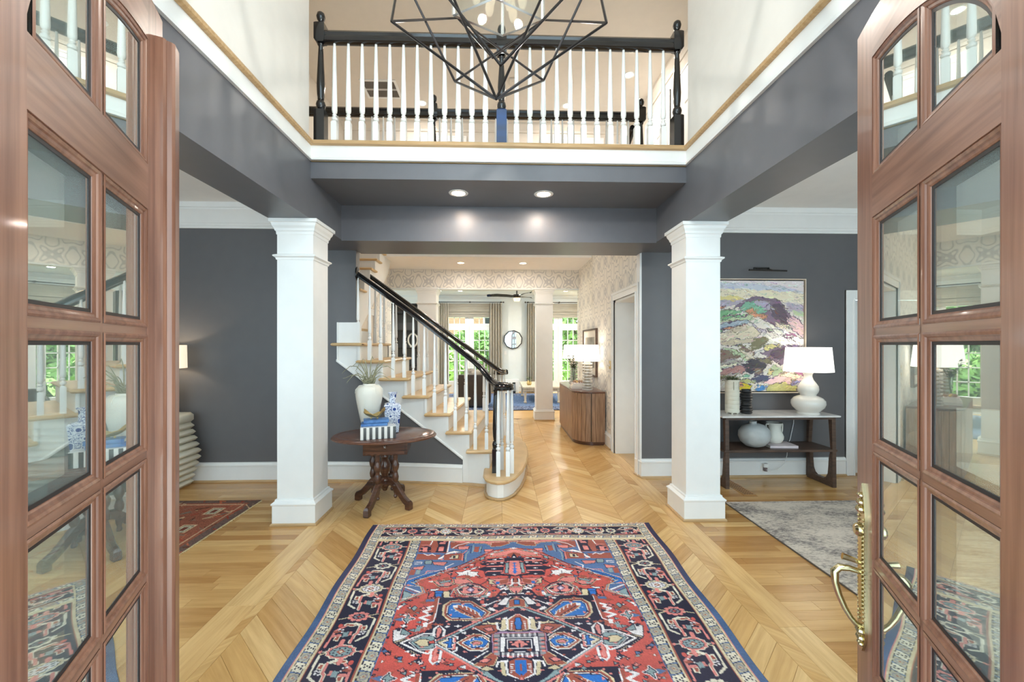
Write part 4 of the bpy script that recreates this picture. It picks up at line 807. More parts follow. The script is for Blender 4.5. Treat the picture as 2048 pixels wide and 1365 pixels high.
def foyer_rug():
    t = thing('area_rug', 'red and navy medallion rug in the middle of the foyer floor', 'rug', (.095, 2.07, 0))
    st = .0046; nv = int(2.77/st); nu = int(2.27/st)+1
    V, U = np.meshgrid(np.linspace(1.385, -1.385, nv), np.linspace(-1, 1, nu), indexing='ij')
    hw = np.interp(V, [-.27, 1.385], [1.095, 1.148]); UU = U*1.115                      # drawn width, then fitted to the real edges
    au = np.abs(UU); av = np.abs(V); e = 1.115-au; f = 1.385-av
    side = border_band(e, V+.03+.0*V)
    end = border_band(f*1.50+.035, UU+.0)
    img = Cv(au, V, 'r')
    items = []
    for it in RUGS.split(';'):
        h, *n = it.split(','); n = list(map(int, n)); items.append((h[0], int(h[1:]), [(n[i]/1000, n[i+1]/1000) for i in range(0, len(n), 2)]))
    for flip in (True, False):
        cv = Cv(au, -V if flip else V, 'r')
        rr = np.random.default_rng(3)
        for k in range(330):                                                           # small scattered motifs in the red ground
            x, y = rr.uniform(0, .68), rr.uniform(-.1, 1.08); s_ = rr.uniform(.008, .024); col = 'pwkntgm'[rr.integers(7)]
            Q_ = star(x, y, s_, s_*rr.uniform(.5, 1), rr.integers(3, 6), .5); cv.poly(Q_, col); cv.line(Q_+Q_[:1], .0048, 'nk'[k % 2])
        for col, w, P in items:
            if w == 0:
                big = max(p[0] for p in P)-min(p[0] for p in P)
                if col in 'bkpt' and big > .045 and len(P) > 4: cv.line(P+P[:1], .013, 'w' if col in 'bt' else 'e')
                cv.poly(P, col)
                if col != 'n' and len(P) > 3 and max(p[0] for p in P)-min(p[0] for p in P) > .03: cv.line(P+P[:1], .0052, 'n' if col in 'wepbtlr' else 'k')
            else: cv.line(P, max(w/1000, .0055), col)
        nav = np.array(PAL['n']); redc = np.array(PAL['r'])
        for k in range(420):                                                           # filler blossoms on the open navy and red grounds
            x, y = rr.uniform(0, .68), rr.uniform(-.2, 1.08); i = int((1.385-(-y if flip else y))/2.77*(nv-1)); j = int((x/1.115+1)/2*(nu-1))
            at_ = cv.c[min(max(i, 0), nv-1), min(j, nu-1)]; s_ = rr.uniform(.009, .017)
            if np.abs(at_-nav).sum() < 6: cv.poly(star(x, y, s_*1.3, s_*.8, rr.integers(3, 6), .5), 'pkpw'[rr.integers(4)])
            elif np.abs(at_-redc).sum() < 6 and k % 2: Q_ = star(x, y, s_*1.4, s_, rr.integers(3, 6), .45); cv.poly(Q_, 'pnkmtw'[rr.integers(6)]); cv.line(Q_+Q_[:1], .004, 'n')
        if flip: img.c = cv.c
        else:
            sel = V > -.30; low = V < -.10; 
            img.c[V > -.16] = cv.c[V > -.16]
            # below the centre the directly drawn medallion keeps its own half
            m = (V > -.33) & (V <= -.16) & (au < .62); img.c[m] = np.where(np.abs(cv.c[m]-np.array(PAL['r'])).sum(1, keepdims=True) > 8, cv.c[m], img.c[m])
    c = img.c
    ms = e < .428; c[ms] = side[ms]; me_ = (f < .292) & (e > .116+0*e); me2 = (f < .070)
    c[me_] = end[me_]; 
    crn = (f < .05) & (e > .05) & (e < .116); c[crn] = end[crn]
    sv = e < .040; tt = np.clip((V[sv]-.2)/.6, 0, 1)[:, None]; c[sv] = np.array((62, 86, 126))*(1-tt)+np.array((40, 38, 64))*tt
    c[(e > .428) & (e < .434) & (f > .292)] = PAL['m']
    c *= (1+rng.normal(0, .05, c.shape[:2]+(1,)))*(1+.05*np.sin(V*37+1.3)[..., None]*np.sin(V*11)[..., None])
    wear = np.clip(np.sin(V*6+UU*3)*.5+.3, 0, 1)[..., None]*.10; c = c*(1-wear)+np.array((186, 160, 160))*wear
    c = c*.93+20
    X = U*hw+np.interp(V, [-.27, 1.385], [.006, .012])+.006*np.sin(V*9)*np.abs(U); Y = V+.008*np.sin(U*7)*(V/1.385)+(-.018*U)*(V > 0)*V/1.385
    grid_rug('pile', X, Y, np.clip(c, 0, 255), t, M['pile'])
    mb = MB()
    for i in range(230):
        x = -1.13+i*2.27/230+random.uniform(-.003, .003); y = 1.385-.018*x/1.14; l = random.uniform(.015, .032)
        mb.rings([[(x-.0025, y-.004, .006), (x+.0025, y-.004, .006), (x, y-.004, .009)], [(x-.001+random.uniform(-.006, .006), y+l, .001), (x+.002, y+l, .001), (x, y+l, .003)]])
    o = mb.build('fringe', mat('cream_fringe', (214, 200, 168), .9), t, smooth=0); o['kind'] = 'stuff'
foyer_rug()
def left_rug():
    t = thing('area_rug', 'rust red patterned rug on the left room floor', 'rug', (-3.35, 2.45, 0))
    V, U = np.meshgrid(np.linspace(1.61, -1.4, 420), np.linspace(-1.3, 1.07, 330), indexing='ij')
    e = 1.07-np.abs(U-0)*1.0; e = np.minimum(1.07-U, U+1.3); f = np.minimum(1.61-V, V+1.4); d = np.minimum(e, f); s = np.where(e < f, V, U)
    c = Cv(U, V, (150, 76, 52)); rr = np.random.default_rng(5)
    c.c[d < .60] = (142, 84, 64); c.c[(d > .56)] = (176, 164, 132); c.c[(d > .46) & (d < .56)] = (112, 84, 70); c.c[d < .07] = (104, 82, 74)
    for k in range(900):
        x, y = rr.uniform(-1.3, 1.07), rr.uniform(-1.4, 1.61); s_ = rr.uniform(.015, .05); col = ((128, 100, 84), (174, 96, 66), (190, 158, 124), (96, 58, 44), (150, 60, 44), (116, 104, 92))[rr.integers(6)]
        c.line([(x, y), (x+rr.uniform(-s_, s_)*2, y+rr.uniform(-s_, s_)*2), (x+rr.uniform(-s_, s_)*2, y+rr.uniform(-s_, s_)*2)], rr.uniform(.008, .02), col)
    for k in range(9):
        y = 1.35-k*.36
        for a_, b_, col in ((.085, .06, (196, 170, 138)), (.070, .046, (112, 104, 88)), (.055, .034, (190, 182, 158)), (.040, .022, (110, 58, 44))):
            c.poly([(.80-b_, y-a_*.9), (.80+b_, y-a_*.9), (.80+b_, y+a_*.9), (.80-b_, y+a_*.9)], col)
    for lo, hi, col in ((.10, .115, (186, 150, 120)), (.42, .44, (96, 72, 62)), (.545, .56, (86, 70, 60))): c.c[(d > lo) & (d < hi)] = col
    c.c *= (1+rng.normal(0, .08, c.c.shape[:2]+(1,)))
    grid_rug('pile', U, V, np.clip(c.c, 0, 255), t, M['pile'])
    mb = MB()
    for i in range(200): y = -1.39+i*.015; mb.box(1.069, y, .001, 1.078+random.uniform(0, .01), y+.006, .007)
    o = mb.build('side_fringe', mat('rug_edge_cord', (212, 190, 146), .9), t, smooth=0); o['kind'] = 'stuff'
left_rug()
def right_rug():
    t = thing('area_rug', 'distressed grey and taupe rug on the right room floor', 'rug', (3.75, 2.4, 0))
    m, nt, P = nodes('distressed_grey_pile'); L = nt.links; tc = N(nt, 'ShaderNodeTexCoord')
    mp = N(nt, 'ShaderNodeMapping'); mp.inputs['Scale'].default_value = (1.0, 2.2, 1); mp.inputs['Rotation'].default_value = (0, 0, .35); L.new(tc.outputs['Object'], mp.inputs[0])
    n1 = N(nt, 'ShaderNodeTexNoise', Scale=2.6, Detail=3.0); n2 = N(nt, 'ShaderNodeTexNoise', Scale=30.0, Detail=5.0, Roughness=.75); L.new(mp.outputs[0], n1.inputs['Vector']); L.new(mp.outputs[0], n2.inputs['Vector'])
    ad = N(nt, 'ShaderNodeMath', operation='MULTIPLY_ADD'); L.new(n1.outputs['Fac'], ad.inputs[0]); ad.inputs[1].default_value = .75; L.new(n2.outputs['Fac'], ad.inputs[2])
    cr = N(nt, 'ShaderNodeValToRGB'); e = cr.color_ramp.elements; e[0].position = .70; e[0].color = lin((112, 103, 97)); e[1].position = .98; e[1].color = lin((208, 196, 182))
    for p_, c_ in ((.78, (142, 134, 130)), (.85, (178, 166, 153))): k = e.new(p_); k.color = lin(c_)
    L.new(ad.outputs[0], cr.inputs[0]); L.new(cr.outputs[0], P.inputs['Base Color']); P.inputs['Roughness'].default_value = .95
    MB().slab([(-1.61, -1.9), (1.8, -1.9), (1.8, 1.47), (-1.61, 1.47)], .0006, .010, .003).build('pile', m, t, smooth=0)
    MB().sweep([(0, 0.0006), (.006, 0.0006), (.006, .009), (0, .009)], [(-1.61, 1.47, 0), (-1.61, -1.9, 0)]).build('binding', mat('rug_binding', (92, 82, 74), .9), t, smooth=0)
right_rug()
def far_rug():
    t = thing('area_rug', 'blue rug with a speckled dark border in the far living room', 'rug', (.3, 11.0, 0))
    V, U = np.meshgrid(np.linspace(1.75, -1.55, 170), np.linspace(-2.1, 2.1, 220), indexing='ij')
    d = np.minimum(np.minimum(U+2.1, 2.1-U), np.minimum(1.75-V, V+1.55)); c = Cv(U, V, (98, 118, 152)); n = rng.random(U.shape)
    b_ = d < .62; c.c[b_ & (n < .45)] = (46, 50, 72); c.c[b_ & (n > .78)] = (150, 156, 178); c.c[~b_ & (n > .75)] = (112, 138, 178); c.c[~b_ & (n < .2)] = (62, 80, 116); c.c[d < .06] = (44, 42, 52)
    grid_rug('pile', U, V, c.c, t, M['pile'])
far_rug()

# ------------------------------------------------------------------ the painting
def painting():
    t = thing('painting', 'large colourful abstract mountain landscape in a thin pale frame above the console', 'painting', (2.935, 4.648, 1.6))
    x0, x1, z0, z1 = -.545, .525, -.625, .625
    MB().box(x0-.0, -.035, z0, x1, -.004, z1).build('canvas_stretcher', M['black'], t, smooth=0)
    fr = MB(); w, g = .010, .012
    for a in ((x0-g-w, z0-g-w, x1+g+w, z0-g), (x0-g-w, z1+g, x1+g+w, z1+g+w), (x0-g-w, z0-g, x0-g, z1+g), (x1+g, z0-g, x1+g+w, z1+g)): fr.box(a[0], -.05, a[1], a[2], 0, a[3])
    fr.build('frame', mat('pale_frame', (222, 206, 186), .4), t, smooth=0); MB().box(x0-g, -.012, z0-g, x1+g, -.002, z1+g).build('shadow_gap', M['black'], t, smooth=0)
    Z, X = np.meshgrid(np.linspace(z1, z0, 300), np.linspace(x0, x1, 256), indexing='ij')
    px = (X-x0)/(x1-x0)*985-30; py = (z1-Z)/(z1-z0)*1280+42                              # drawing units
    f = lambda a, b, c: np.sin(px*a+c)*np.cos(py*b-c*1.7)
    wx = 9*f(.03, .045, 1)+6*f(.08, .07, 4)+4*f(.19, .16, 2)+rng.normal(0, 1.2, X.shape); wy = 9*f(.025, .05, 3)+6*f(.07, .09, 6)+4*f(.17, .2, 8)
    U, V = px+wx, py+wy; c = Cv(U, V, (214, 206, 196)); rr = np.random.default_rng(11)
    D = dict(sky=(196, 200, 212), sk2=(226, 214, 214), cr=(232, 220, 190), ye=(222, 206, 130), lav=(168, 158, 176), pur=(112, 92, 112), dpu=(78, 64, 78), gr=(110, 168, 116), tgr=(112, 170, 140), lgr=(176, 196, 150), og=(206, 134, 100), blu=(150, 166, 180), tan=(196, 178, 150), bei=(214, 200, 172), pk=(226, 184, 186), mag=(146, 84, 120), ol=(110, 104, 72), br=(120, 96, 80), ros=(170, 116, 108), blk=(52, 48, 52), nv=(58, 62, 92), yel=(230, 196, 30), bl=(54, 120, 190), lil=(120, 116, 170), wh=(232, 226, 216), ol2=(182, 178, 104), gy=(160, 150, 140))
    A = [('sk2', (-40, 30, 1000, 30, 1000, 150, -40, 120)), ('sky', (-40, 60, 400, 70, 760, 110, 950, 170, 600, 160, 300, 130, -40, 140)), ('cr', (-40, 140, 300, 140, 700, 160, 960, 200, 960, 300, -40, 240)), ('ye', (-40, 215, 250, 225, 360, 240, 300, 275, -40, 270)), ('lav', (-40, 280, 200, 260, 330, 270, 230, 340, -40, 350)), ('lav', (740, 300, 970, 320, 970, 400, 800, 400)), ('lgr', (820, 380, 970, 400, 970, 470, 860, 440)),
         ('pur', (340, 255, 420, 225, 560, 235, 690, 265, 760, 360, 820, 450, 900, 480, 960, 560, 900, 600, 640, 560, 480, 480, 300, 400, 220, 350)), ('dpu', (600, 330, 700, 300, 760, 400, 800, 520, 700, 540, 620, 440)), ('lav', (430, 260, 560, 280, 640, 380, 540, 380, 440, 320)), ('tgr', (270, 350, 330, 300, 420, 270, 460, 340, 580, 400, 560, 420, 420, 420, 300, 390)), ('og', (330, 400, 390, 350, 440, 410, 560, 450, 520, 490, 420, 460)), ('og', (20, 340, 120, 335, 110, 360, 20, 365)),
         ('gr', (-40, 420, 130, 375, 260, 390, 330, 410, 200, 430, 60, 460, -40, 480)), ('lgr', (-40, 480, 200, 440, 380, 440, 440, 500, 300, 490, 100, 520, -40, 560)), ('gr', (20, 480, 280, 435, 300, 455, 100, 500, 20, 520)), ('blu', (20, 580, 150, 520, 340, 490, 400, 530, 300, 560, 100, 590)), ('og', (90, 590, 210, 570, 230, 600, 100, 610)), ('gr', (10, 600, 80, 600, 90, 640, 20, 650)), ('bei', (20, 680, 180, 610, 330, 540, 430, 580, 520, 640, 440, 700, 250, 720, 20, 760)), ('tan', (180, 610, 330, 540, 350, 600, 250, 660)), ('lav', (380, 520, 430, 540, 480, 600, 540, 600, 560, 650, 480, 640)), ('pk', (760, 460, 860, 450, 960, 560, 960, 700, 880, 660, 800, 560)), ('cr', (640, 520, 700, 520, 800, 570, 740, 600, 660, 570)), ('wh', (560, 600, 740, 610, 720, 660, 620, 650)), ('lgr', (550, 590, 620, 590, 640, 630, 580, 630)), ('mag', (740, 680, 800, 640, 880, 680, 780, 710)), ('wh', (540, 740, 700, 680, 900, 690, 960, 740, 950, 790, 760, 780, 600, 790)), ('tan', (20, 760, 250, 720, 440, 700, 400, 760, 200, 790, 20, 800)), ('ol', (380, 800, 440, 720, 520, 690, 580, 710, 540, 790, 420, 860)), ('br', (20, 880, 80, 830, 200, 870, 280, 930, 150, 950, 40, 1000)), ('lgr', (90, 820, 200, 830, 330, 900, 400, 950, 340, 970, 220, 900)), ('bei', (240, 790, 400, 830, 420, 940, 360, 960, 280, 860)), ('br', (200, 780, 300, 790, 450, 880, 420, 920, 320, 850)), ('ye', (520, 840, 560, 790, 700, 770, 690, 800, 560, 850)), ('pur', (490, 880, 560, 850, 740, 790, 960, 800, 960, 1060, 800, 1060, 680, 1000, 560, 920)), ('dpu', (600, 860, 760, 820, 800, 900, 700, 960, 600, 930)), ('gy', (20, 1020, 160, 940, 320, 970, 280, 1000, 120, 1010)), ('cr', (20, 1080, 80, 1020, 240, 1000, 280, 1020, 130, 1040, 40, 1110)), ('ros', (30, 1140, 100, 1070, 260, 1020, 350, 1070, 300, 1110, 160, 1130)), ('blk', (280, 1010, 400, 950, 520, 970, 560, 1050, 480, 1130, 380, 1120)), ('br', (390, 1060, 480, 1040, 530, 1110, 440, 1150)), ('ol', (420, 930, 600, 950, 620, 1010, 500, 990)), ('lgr', (600, 1060, 640, 1010, 700, 1060, 760, 1080, 700, 1130, 640, 1170)), ('tgr', (260, 1160, 340, 1120, 400, 1150, 340, 1175)), ('ol', (40, 1150, 250, 1140, 260, 1190, 60, 1200)), ('pk', (520, 1220, 700, 1130, 800, 1090, 940, 1160, 950, 1200, 820, 1240, 600, 1240)), ('cr', (700, 1140, 800, 1100, 940, 1160, 860, 1190)), ('nv', (390, 1180, 460, 1130, 580, 1150, 570, 1200, 460, 1240)), ('yel', (240, 1270, 330, 1210, 400, 1260, 380, 1320, 230, 1320)), ('og', (220, 1220, 300, 1210, 310, 1260, 240, 1280)), ('ol2', (200, 1200, 380, 1180, 430, 1240, 340, 1220)), ('bl', (430, 1300, 460, 1250, 530, 1260, 540, 1310, 480, 1325)), ('ol2', (550, 1300, 590, 1240, 780, 1230, 900, 1280, 880, 1330, 560, 1330)), ('lil', (810, 1250, 820, 1190, 900, 1210, 960, 1240, 880, 1265)), ('mag', (820, 1080, 950, 1090, 950, 1160, 900, 1140)), ('ye', (570, 1120, 590, 1060, 620, 1080, 610, 1140)), ('blk', (-40, 1160, 30, 1180, 40, 1330, -40, 1330))]
    for k, q in A: c.poly([(q[i], q[i+1]) for i in range(0, len(q), 2)], D[k])
    for k, q in A[7:]:
        P = [(q[i], q[i+1]) for i in range(0, len(q), 2)]; c.line(P+P[:1], rr.uniform(4, 9), D['dpu' if rr.random() < .6 else 'ol'])
    col0 = c.c.copy()
    for k in range(1500):                                                              # brush strokes
        x, y = rr.uniform(-40, 960), rr.uniform(40, 1325); i = int(np.clip((y-42)/1280*299, 0, 299)); j = int(np.clip((x+30)/985*255, 0, 255))
        sl = .1 if y < 300 else (.55 if x > 520 and y < 800 else -.35)+rr.normal(0, .25); l = rr.uniform(18, 70); b_ = col0[i, j]*rr.uniform(.72, 1.2)+rr.normal(0, 10, 3)
        c.line([(x, y), (x+l, y+l*sl)], rr.uniform(3, 9), np.clip(b_, 20, 245))
    Zr = rng.normal(0, 1, X.shape); Yd = -.0365-np.abs(c.c.mean(2)-150)/150*.003-.001*np.abs(Zr)
    ny, nx = X.shape; me = bpy.data.meshes.new('canvas'); Vv = np.dstack([X, Yd, Z]).reshape(-1, 3); idx = np.arange(nx*ny).reshape(ny, nx)
    F = np.dstack([idx[:-1, :-1], idx[1:, :-1], idx[1:, 1:], idx[:-1, 1:]]).reshape(-1, 4)
    me.vertices.add(len(Vv)); me.vertices.foreach_set('co', Vv.astype('f').ravel()); me.loops.add(F.size); me.loops.foreach_set('vertex_index', F.astype('i').ravel()); me.polygons.add(len(F)); me.polygons.foreach_set('loop_start', np.arange(0, F.size, 4, dtype='i')); me.update(); me.validate()
    cc = np.clip(c.c*.82+42, 0, 255).reshape(-1, 3)/255.; cc = np.where(cc <= .04045, cc/12.92, ((cc+.055)/1.055)**2.4); cc = np.hstack([cc, np.ones((len(cc), 1))])
    a = me.attributes.new('paint', 'FLOAT_COLOR', 'POINT'); a.data.foreach_set('color', cc.astype('f').ravel()); me.materials.append(vcol('thick_oil_paint', .55, .3, 120)); link('canvas', me, t)
painting()
t = thing('picture_light', 'slim black picture light on the wall above the painting', 'picture light', (3.0, 4.648, 2.35))
MB().tube([(-.21, -.10, -.014), (.22, -.10, -.022)], .010, 8).build('lamp_bar', M['black'], t); MB().tube([(-.08, -.012, .02), (.06, -.012, .018), (.06, -.10, -.015)], .006, 6).build('arm', M['black'], t); MB().bbox(-.10, -.014, .008, .08, 0, .034).build('wall_plate', M['black'], t)

# ------------------------------------------------------------------ more materials
M['walnut'] = wood('dark_walnut', (98, 62, 44), (60, 36, 26), .28, (3, 3, 22), coat=.3)
M['walnutx'] = wood('dark_walnut_top', (112, 72, 54), (74, 45, 34), .3, (2, 26, 26), coat=.28)
M['smoke'] = wood('smoked_oak', (96, 74, 60), (66, 50, 42), .45, (3, 20, 20))
M['brownoak'] = wood('brown_oak_sideboard', (172, 138, 110), (128, 97, 74), .38, (22, 22, 1.6))
M['marble'] = mat('white_marble', (232, 228, 224), .25, noise=.02, scale=6, rgb2=(206, 204, 204))
M['ceram'] = mat('glossy_white_ceramic', (222, 218, 210), .15, noise=.01, coat=.5)
M['matte'] = mat('matte_white_ceramic', (224, 222, 212), .6, noise=.03, scale=5, bump=.1)
M['stone'] = mat('grey_stoneware', (178, 182, 182), .75, noise=.06, scale=9, bump=.3, bscale=50)
M['blackc'] = mat('black_ribbed_ceramic', (30, 30, 32), .45)
M['plaster'] = mat('cream_plaster', (224, 219, 202), .6, noise=.02)
M['gold'] = mat('aged_gold', (208, 182, 124), .42, .85, noise=.08)
M['shade'] = mat('lit_linen_shade', (250, 246, 238), .8, emit=1.3, ecol=(1, .95, .87, 1))
M['shade2'] = mat('dim_linen_shade', (240, 226, 196), .8, emit=.75, ecol=(1, .88, .68, 1))
M['stem'] = mat('dried_air_plant', (156, 154, 126), .7, noise=.2, scale=30)
M['leaf'] = mat('olive_leaf', (96, 108, 76), .6, noise=.15, scale=30)
M['page'] = mat('book_pages', (236, 230, 218), .8)
M['paper'] = mat('book_cover_pale', (222, 208, 210), .5); M['bluebook'] = mat('book_cover_blue', (84, 134, 190), .5, rgb2=(58, 102, 162), scale=30)
M['plastic'] = mat('white_plastic', (238, 238, 236), .35)
M['linen'] = mat('taupe_linen', (168, 161, 147), .9, noise=.05, scale=60, stretch=(1, 1, .05)); M['leather'] = mat('dark_leather', (54, 47, 44), .5, bump=.2, bscale=40)
M['shadew'] = mat('woven_shade', (150, 145, 132), .9, noise=.12, scale=3, stretch=(1, 1, 26))
M['bleach'] = wood('bleached_wood', (214, 202, 182), (190, 176, 154), .6, (20, 3, 3)); M['cushion'] = mat('cream_upholstery', (226, 220, 206), .9, bump=.2, bscale=200)

# ------------------------------------------------------------------ parlour table and what stands on it
t = thing('side_table', 'oval dark walnut Victorian parlour table with splayed carved legs, before the stairs', 'table', (-1.075, 3.945, 0), R(6))
def oval(a, b, n=56): return [(a*math.cos(2*PI*i/n), b*math.sin(2*PI*i/n)) for i in range(n)]
A_, B_ = .475, .335
MB().rings([[(x, y, z) for x, y in oval(A_+o, B_+o)] for o, z in ((-.02, .630), (0, .634), (.004, .642), (-.002, .650), (-.010, .654), (-.012, .660), (-.020, .664), (-.05, .665), (-.056, .6625), (-.06, .6625), (-.066, .665))]).build('tabletop', M['walnutx'], t, smooth=25)
MB().bbox(-.165, -.165, .50, .225, .145, .632, .004).build('apron', M['walnut'], t, smooth=0)
sc = [(-.165, .59)]+[(-.165+.33*i/36, .545+.007*math.sin(i*PI/3)) for i in range(37)]+[(.165, .59)]
dr = MB().bbox(-.140, -.176, .535, .20, -.165, .615, .003).build('drawer', M['walnut'], t, smooth=0)
MB().extr([(-.17, .536)]+[(-.17+.34*i/48, .505+.012*abs(math.sin(i*PI/8))) for i in range(49)]+[(.17, .536)], lambda u, v, w: (u+.03, -.166-w, v), 0, .012).build('scalloped_edge', M['walnutx'], dr, smooth=0)
kb = MB()
for a in range(4): kb.tube([(.03, -.176, .578), (.03+.016*math.cos(a*PI/2+.78), -.186, .578+.016*math.sin(a*PI/2+.78))], [.007, .006], 6)
kb.lathe([(0, .572), (.008, .578), (0, .584)], (.03, -.187), 8).build('drawer_pull', M['chrome'], dr)
MB().lathe([(.03, .165), (.055, .18), (.06, .20), (.045, .215), (.062, .235), (.05, .255), (.03, .27), (.034, .29), (.052, .33), (.056, .37), (.04, .41), (.028, .43), (.04, .45), (.034, .48), (.045, .53)], seg=18).lathe([(.0, .12), (.02, .13), (.035, .165)], seg=12).build('centre_urn', M['walnut'], t, smooth=40)
for a, rr in ((R(251), .315), (R(330-6), .30), (R(153), .305), (R(68), .315)):
    c, s = math.cos(a), math.sin(a)
    path = [(.045, .235), (.10, .228), (.15, .19), (.20, .135), (.25, .085), (rr-.01, .06), (rr, .03), (rr, .0)]
    mb = MB(); w = [.022, .022, .022, .021, .020, .020, .022, .022]
    hh = [.030, .032, .030, .028, .026, .026, .02, .0]
    rings = []
    for (r_, z), w_, h_ in zip(path[:6], w, hh): rings.append([(c*(r_+dx_)-s*q*w_, s*(r_+dx_)+c*q*w_, z+dz_*h_) for q, dz_, dx_ in ((-1, -1, -.012), (1, -1, -.012), (1, .7, .008), (.6, 1, .012), (-.6, 1, .012), (-1, .7, .008))])
    mb.rings(rings)
    q = [(-.026, -.024), (.026, -.024), (.026, .024), (-.026, .024)]
    mb.rings([[(c*(rr-.004+u*k)-s*v*k, s*(rr-.004+u*k)+c*v*k, z) for u, v in q] for k, z in ((.8, 0), (1, .008), (1, .055), (.85, .07), (.5, .085))])
    lg = mb.build('leg', M['walnut'], t, smooth=30)
    p = (c*.135, s*.135)
    MB().lathe([(.022, .18), (.030, .20), (.022, .215), (.016, .23), (.026, .25), (.030, .28), (.022, .31), (.018, .33), (.030, .36), (.034, .39), (.022, .42), (.018, .44), (.024, .46), (.020, .49), (.028, .535)], p, 12).lathe([(.0, .08), (.014, .085), (.02, .10), (.012, .12), (.022, .15), (.022, .18)], p, 10).build('turned_post', M['walnut'], t, smooth=40)
def on_table(px, py, z): 
    d = 830*(1.5-z)/(py-690); u = (px-1024)/830*d; th = R(1.79); return (u*math.cos(th)+d*math.sin(th), d*math.cos(th)-u*math.sin(th))
ZT = .6655
vx, vy = -1.235, 3.99
v = thing('vase', 'tall white matte shouldered vase holding dried stems on the parlour table', 'vase', (vx, vy, ZT))
VP = [(.0, .0), (.05, .0), (.056, .006), (.066, .06), (.083, .14), (.104, .24), (.119, .32), (.124, .365), (.120, .40), (.104, .432), (.078, .448), (.060, .452), (.056, .462), (.058, .466), (.050, .466), (.048, .44), (.05, .42)]
MB().lathe(VP, seg=36, cap=False).build('body', M['matte'], v, smooth=60)
for k in range(6):
    a = k*PI/3+.3; MB().tube([(.055*math.cos(a), .055*math.sin(a), .452), (.088*math.cos(a), .088*math.sin(a), .446), (.120*math.cos(a), .120*math.sin(a), .41), (.126*math.cos(a), .126*math.sin(a), .375)], [.004, .006, .005, .002], 6).build('shoulder_rib', M['matte'], v)
d = thing('dried_stems', 'curling grey-green dried air plant stems rising from the white vase', 'plant', (vx, vy, ZT+.43))
ST_ = [(-.13, .04, .17, .05), (-.17, .0, .06, .03), (-.10, .03, .12, -.04), (-.06, 0, .20, .06), (.07, .03, .22, -.02), (.12, 0, .17, .03), (.15, -.02, .05, .03), (.05, -.04, .13, .02), (-.15, -.04, .02, .06), (.02, .04, .24, .05), (.17, .05, .13, .05), (-.08, -.05, .14, .07), (.09, .06, .10, .02), (-.03, -.05, .08, .03), (.13, .02, .20, .02), (-.19, .02, .12, .06)]
for x, y, z, cv_ in ST_:
    x *= 1.3; cv_ *= 1.5
    pts = [(0+random.uniform(-.025, .025), random.uniform(-.025, .025), 0)]
    for q in (.25, .5, .75, 1.0): pts.append((x*q*1.0, y*q, .03+z*math.sin(q*1.45)+cv_*math.sin(q*PI)))
    pts.append((x*1.05+random.uniform(-.02, .02), y, z+.02+random.uniform(-.03, .02)))
    MB().tube(pts, [.005, .005, .0042, .0035, .0025, .0012], 6).build('stem', M['stem'], d)
mb = MB()
for k in range(34):
    a = random.uniform(0, 2*PI); r_ = random.uniform(.03, .06); z = random.uniform(.0, .07); mb.tube([(r_*.5*math.cos(a), r_*.5*math.sin(a), 0), (r_*math.cos(a+.6), r_*math.sin(a+.6), .04+z*.6), (r_*1.2*math.cos(a+1.6), r_*1.2*math.sin(a+1.6), .05+z), (r_*.7*math.cos(a+2.4), r_*.7*math.sin(a+2.4), .03+z*.6)], [.004, .004, .003, .0015], 5)
mb.build('curled_leaves', M['stem'], d)['kind'] = 'stuff'
# blue and white square vase
m, nt, P = nodes('blue_and_white_porcelain'); L = nt.links; tc = N(nt, 'ShaderNodeTexCoord')
mp = N(nt, 'ShaderNodeMapping'); mp.inputs['Scale'].default_value = (1, 1, 1); L.new(tc.outputs['Object'], mp.inputs[0])
v1 = N(nt, 'ShaderNodeTexVoronoi', Scale=17.0); v1.feature = 'F1'; L.new(mp.outputs[0], v1.inputs['Vector'])
n1 = N(nt, 'ShaderNodeTexNoise', Scale=62.0, Detail=1.0, Distortion=1.2); L.new(mp.outputs[0], n1.inputs['Vector'])
def mth(nt, op, a, b=None):
    n = N(nt, 'ShaderNodeMath', operation=op)
    for i, x in enumerate((a, b)):
        if x is None: continue
        if isinstance(x, (int, float)): n.inputs[i].default_value = x
        else: nt.links.new(x, n.inputs[i])
    return n.outputs[0]
dots = mth(nt, 'LESS_THAN', v1.outputs['Distance'], .31); scr = mth(nt, 'LESS_THAN', mth(nt, 'ABSOLUTE', mth(nt, 'SUBTRACT', n1.outputs['Fac'], .5)), .045)
rim = mth(nt, 'LESS_THAN', mth(nt, 'ABSOLUTE', mth(nt, 'SUBTRACT', v1.outputs['Distance'], .36)), .05)
mx = N(nt, 'ShaderNodeMixRGB'); L.new(mth(nt, 'MAXIMUM', dots, mth(nt, 'MULTIPLY', scr, mth(nt, 'SUBTRACT', 1.0, rim))), mx.inputs[0]); mx.inputs[1].default_value = lin((226, 232, 240)); mx.inputs[2].default_value = lin((36, 66, 134)); L.new(mx.outputs[0], P.inputs['Base Color']); P.inputs['Roughness'].default_value = .15
M['porc'] = m
v = thing('vase', 'square blue and white porcelain vase on the parlour table', 'vase', (-1.018, 4.005, ZT), R(14))
MB().sq([(-.010, 0), (0, .006), (.020, .245), (.022, .262), (.012, .272), (-.018, .280), (-.028, .284)], hx=.056).build('body', M['porc'], v, smooth=0)
MB().lathe([(.030, .282), (.034, .29), (.032, .335), (.034, .36), (.046, .374), (.044, .378), (.034, .372), (.028, .34)], seg=24, cap=False).build('neck', M['porc'], v, smooth=50)
b = thing('striped_box', 'black and white striped box at the front of the parlour table', 'box', (-1.085, 3.765, ZT), R(17))
w, h, dd = .30, .105, .13; n = 12
for k in range(n):
    x0 = -w/2+k*w/n; MB().box(x0, -dd/2, 0, x0+w/n, -dd/2+.012, h).build('stripe', M['black'] if k % 2 else M['ceram'], b, smooth=0)
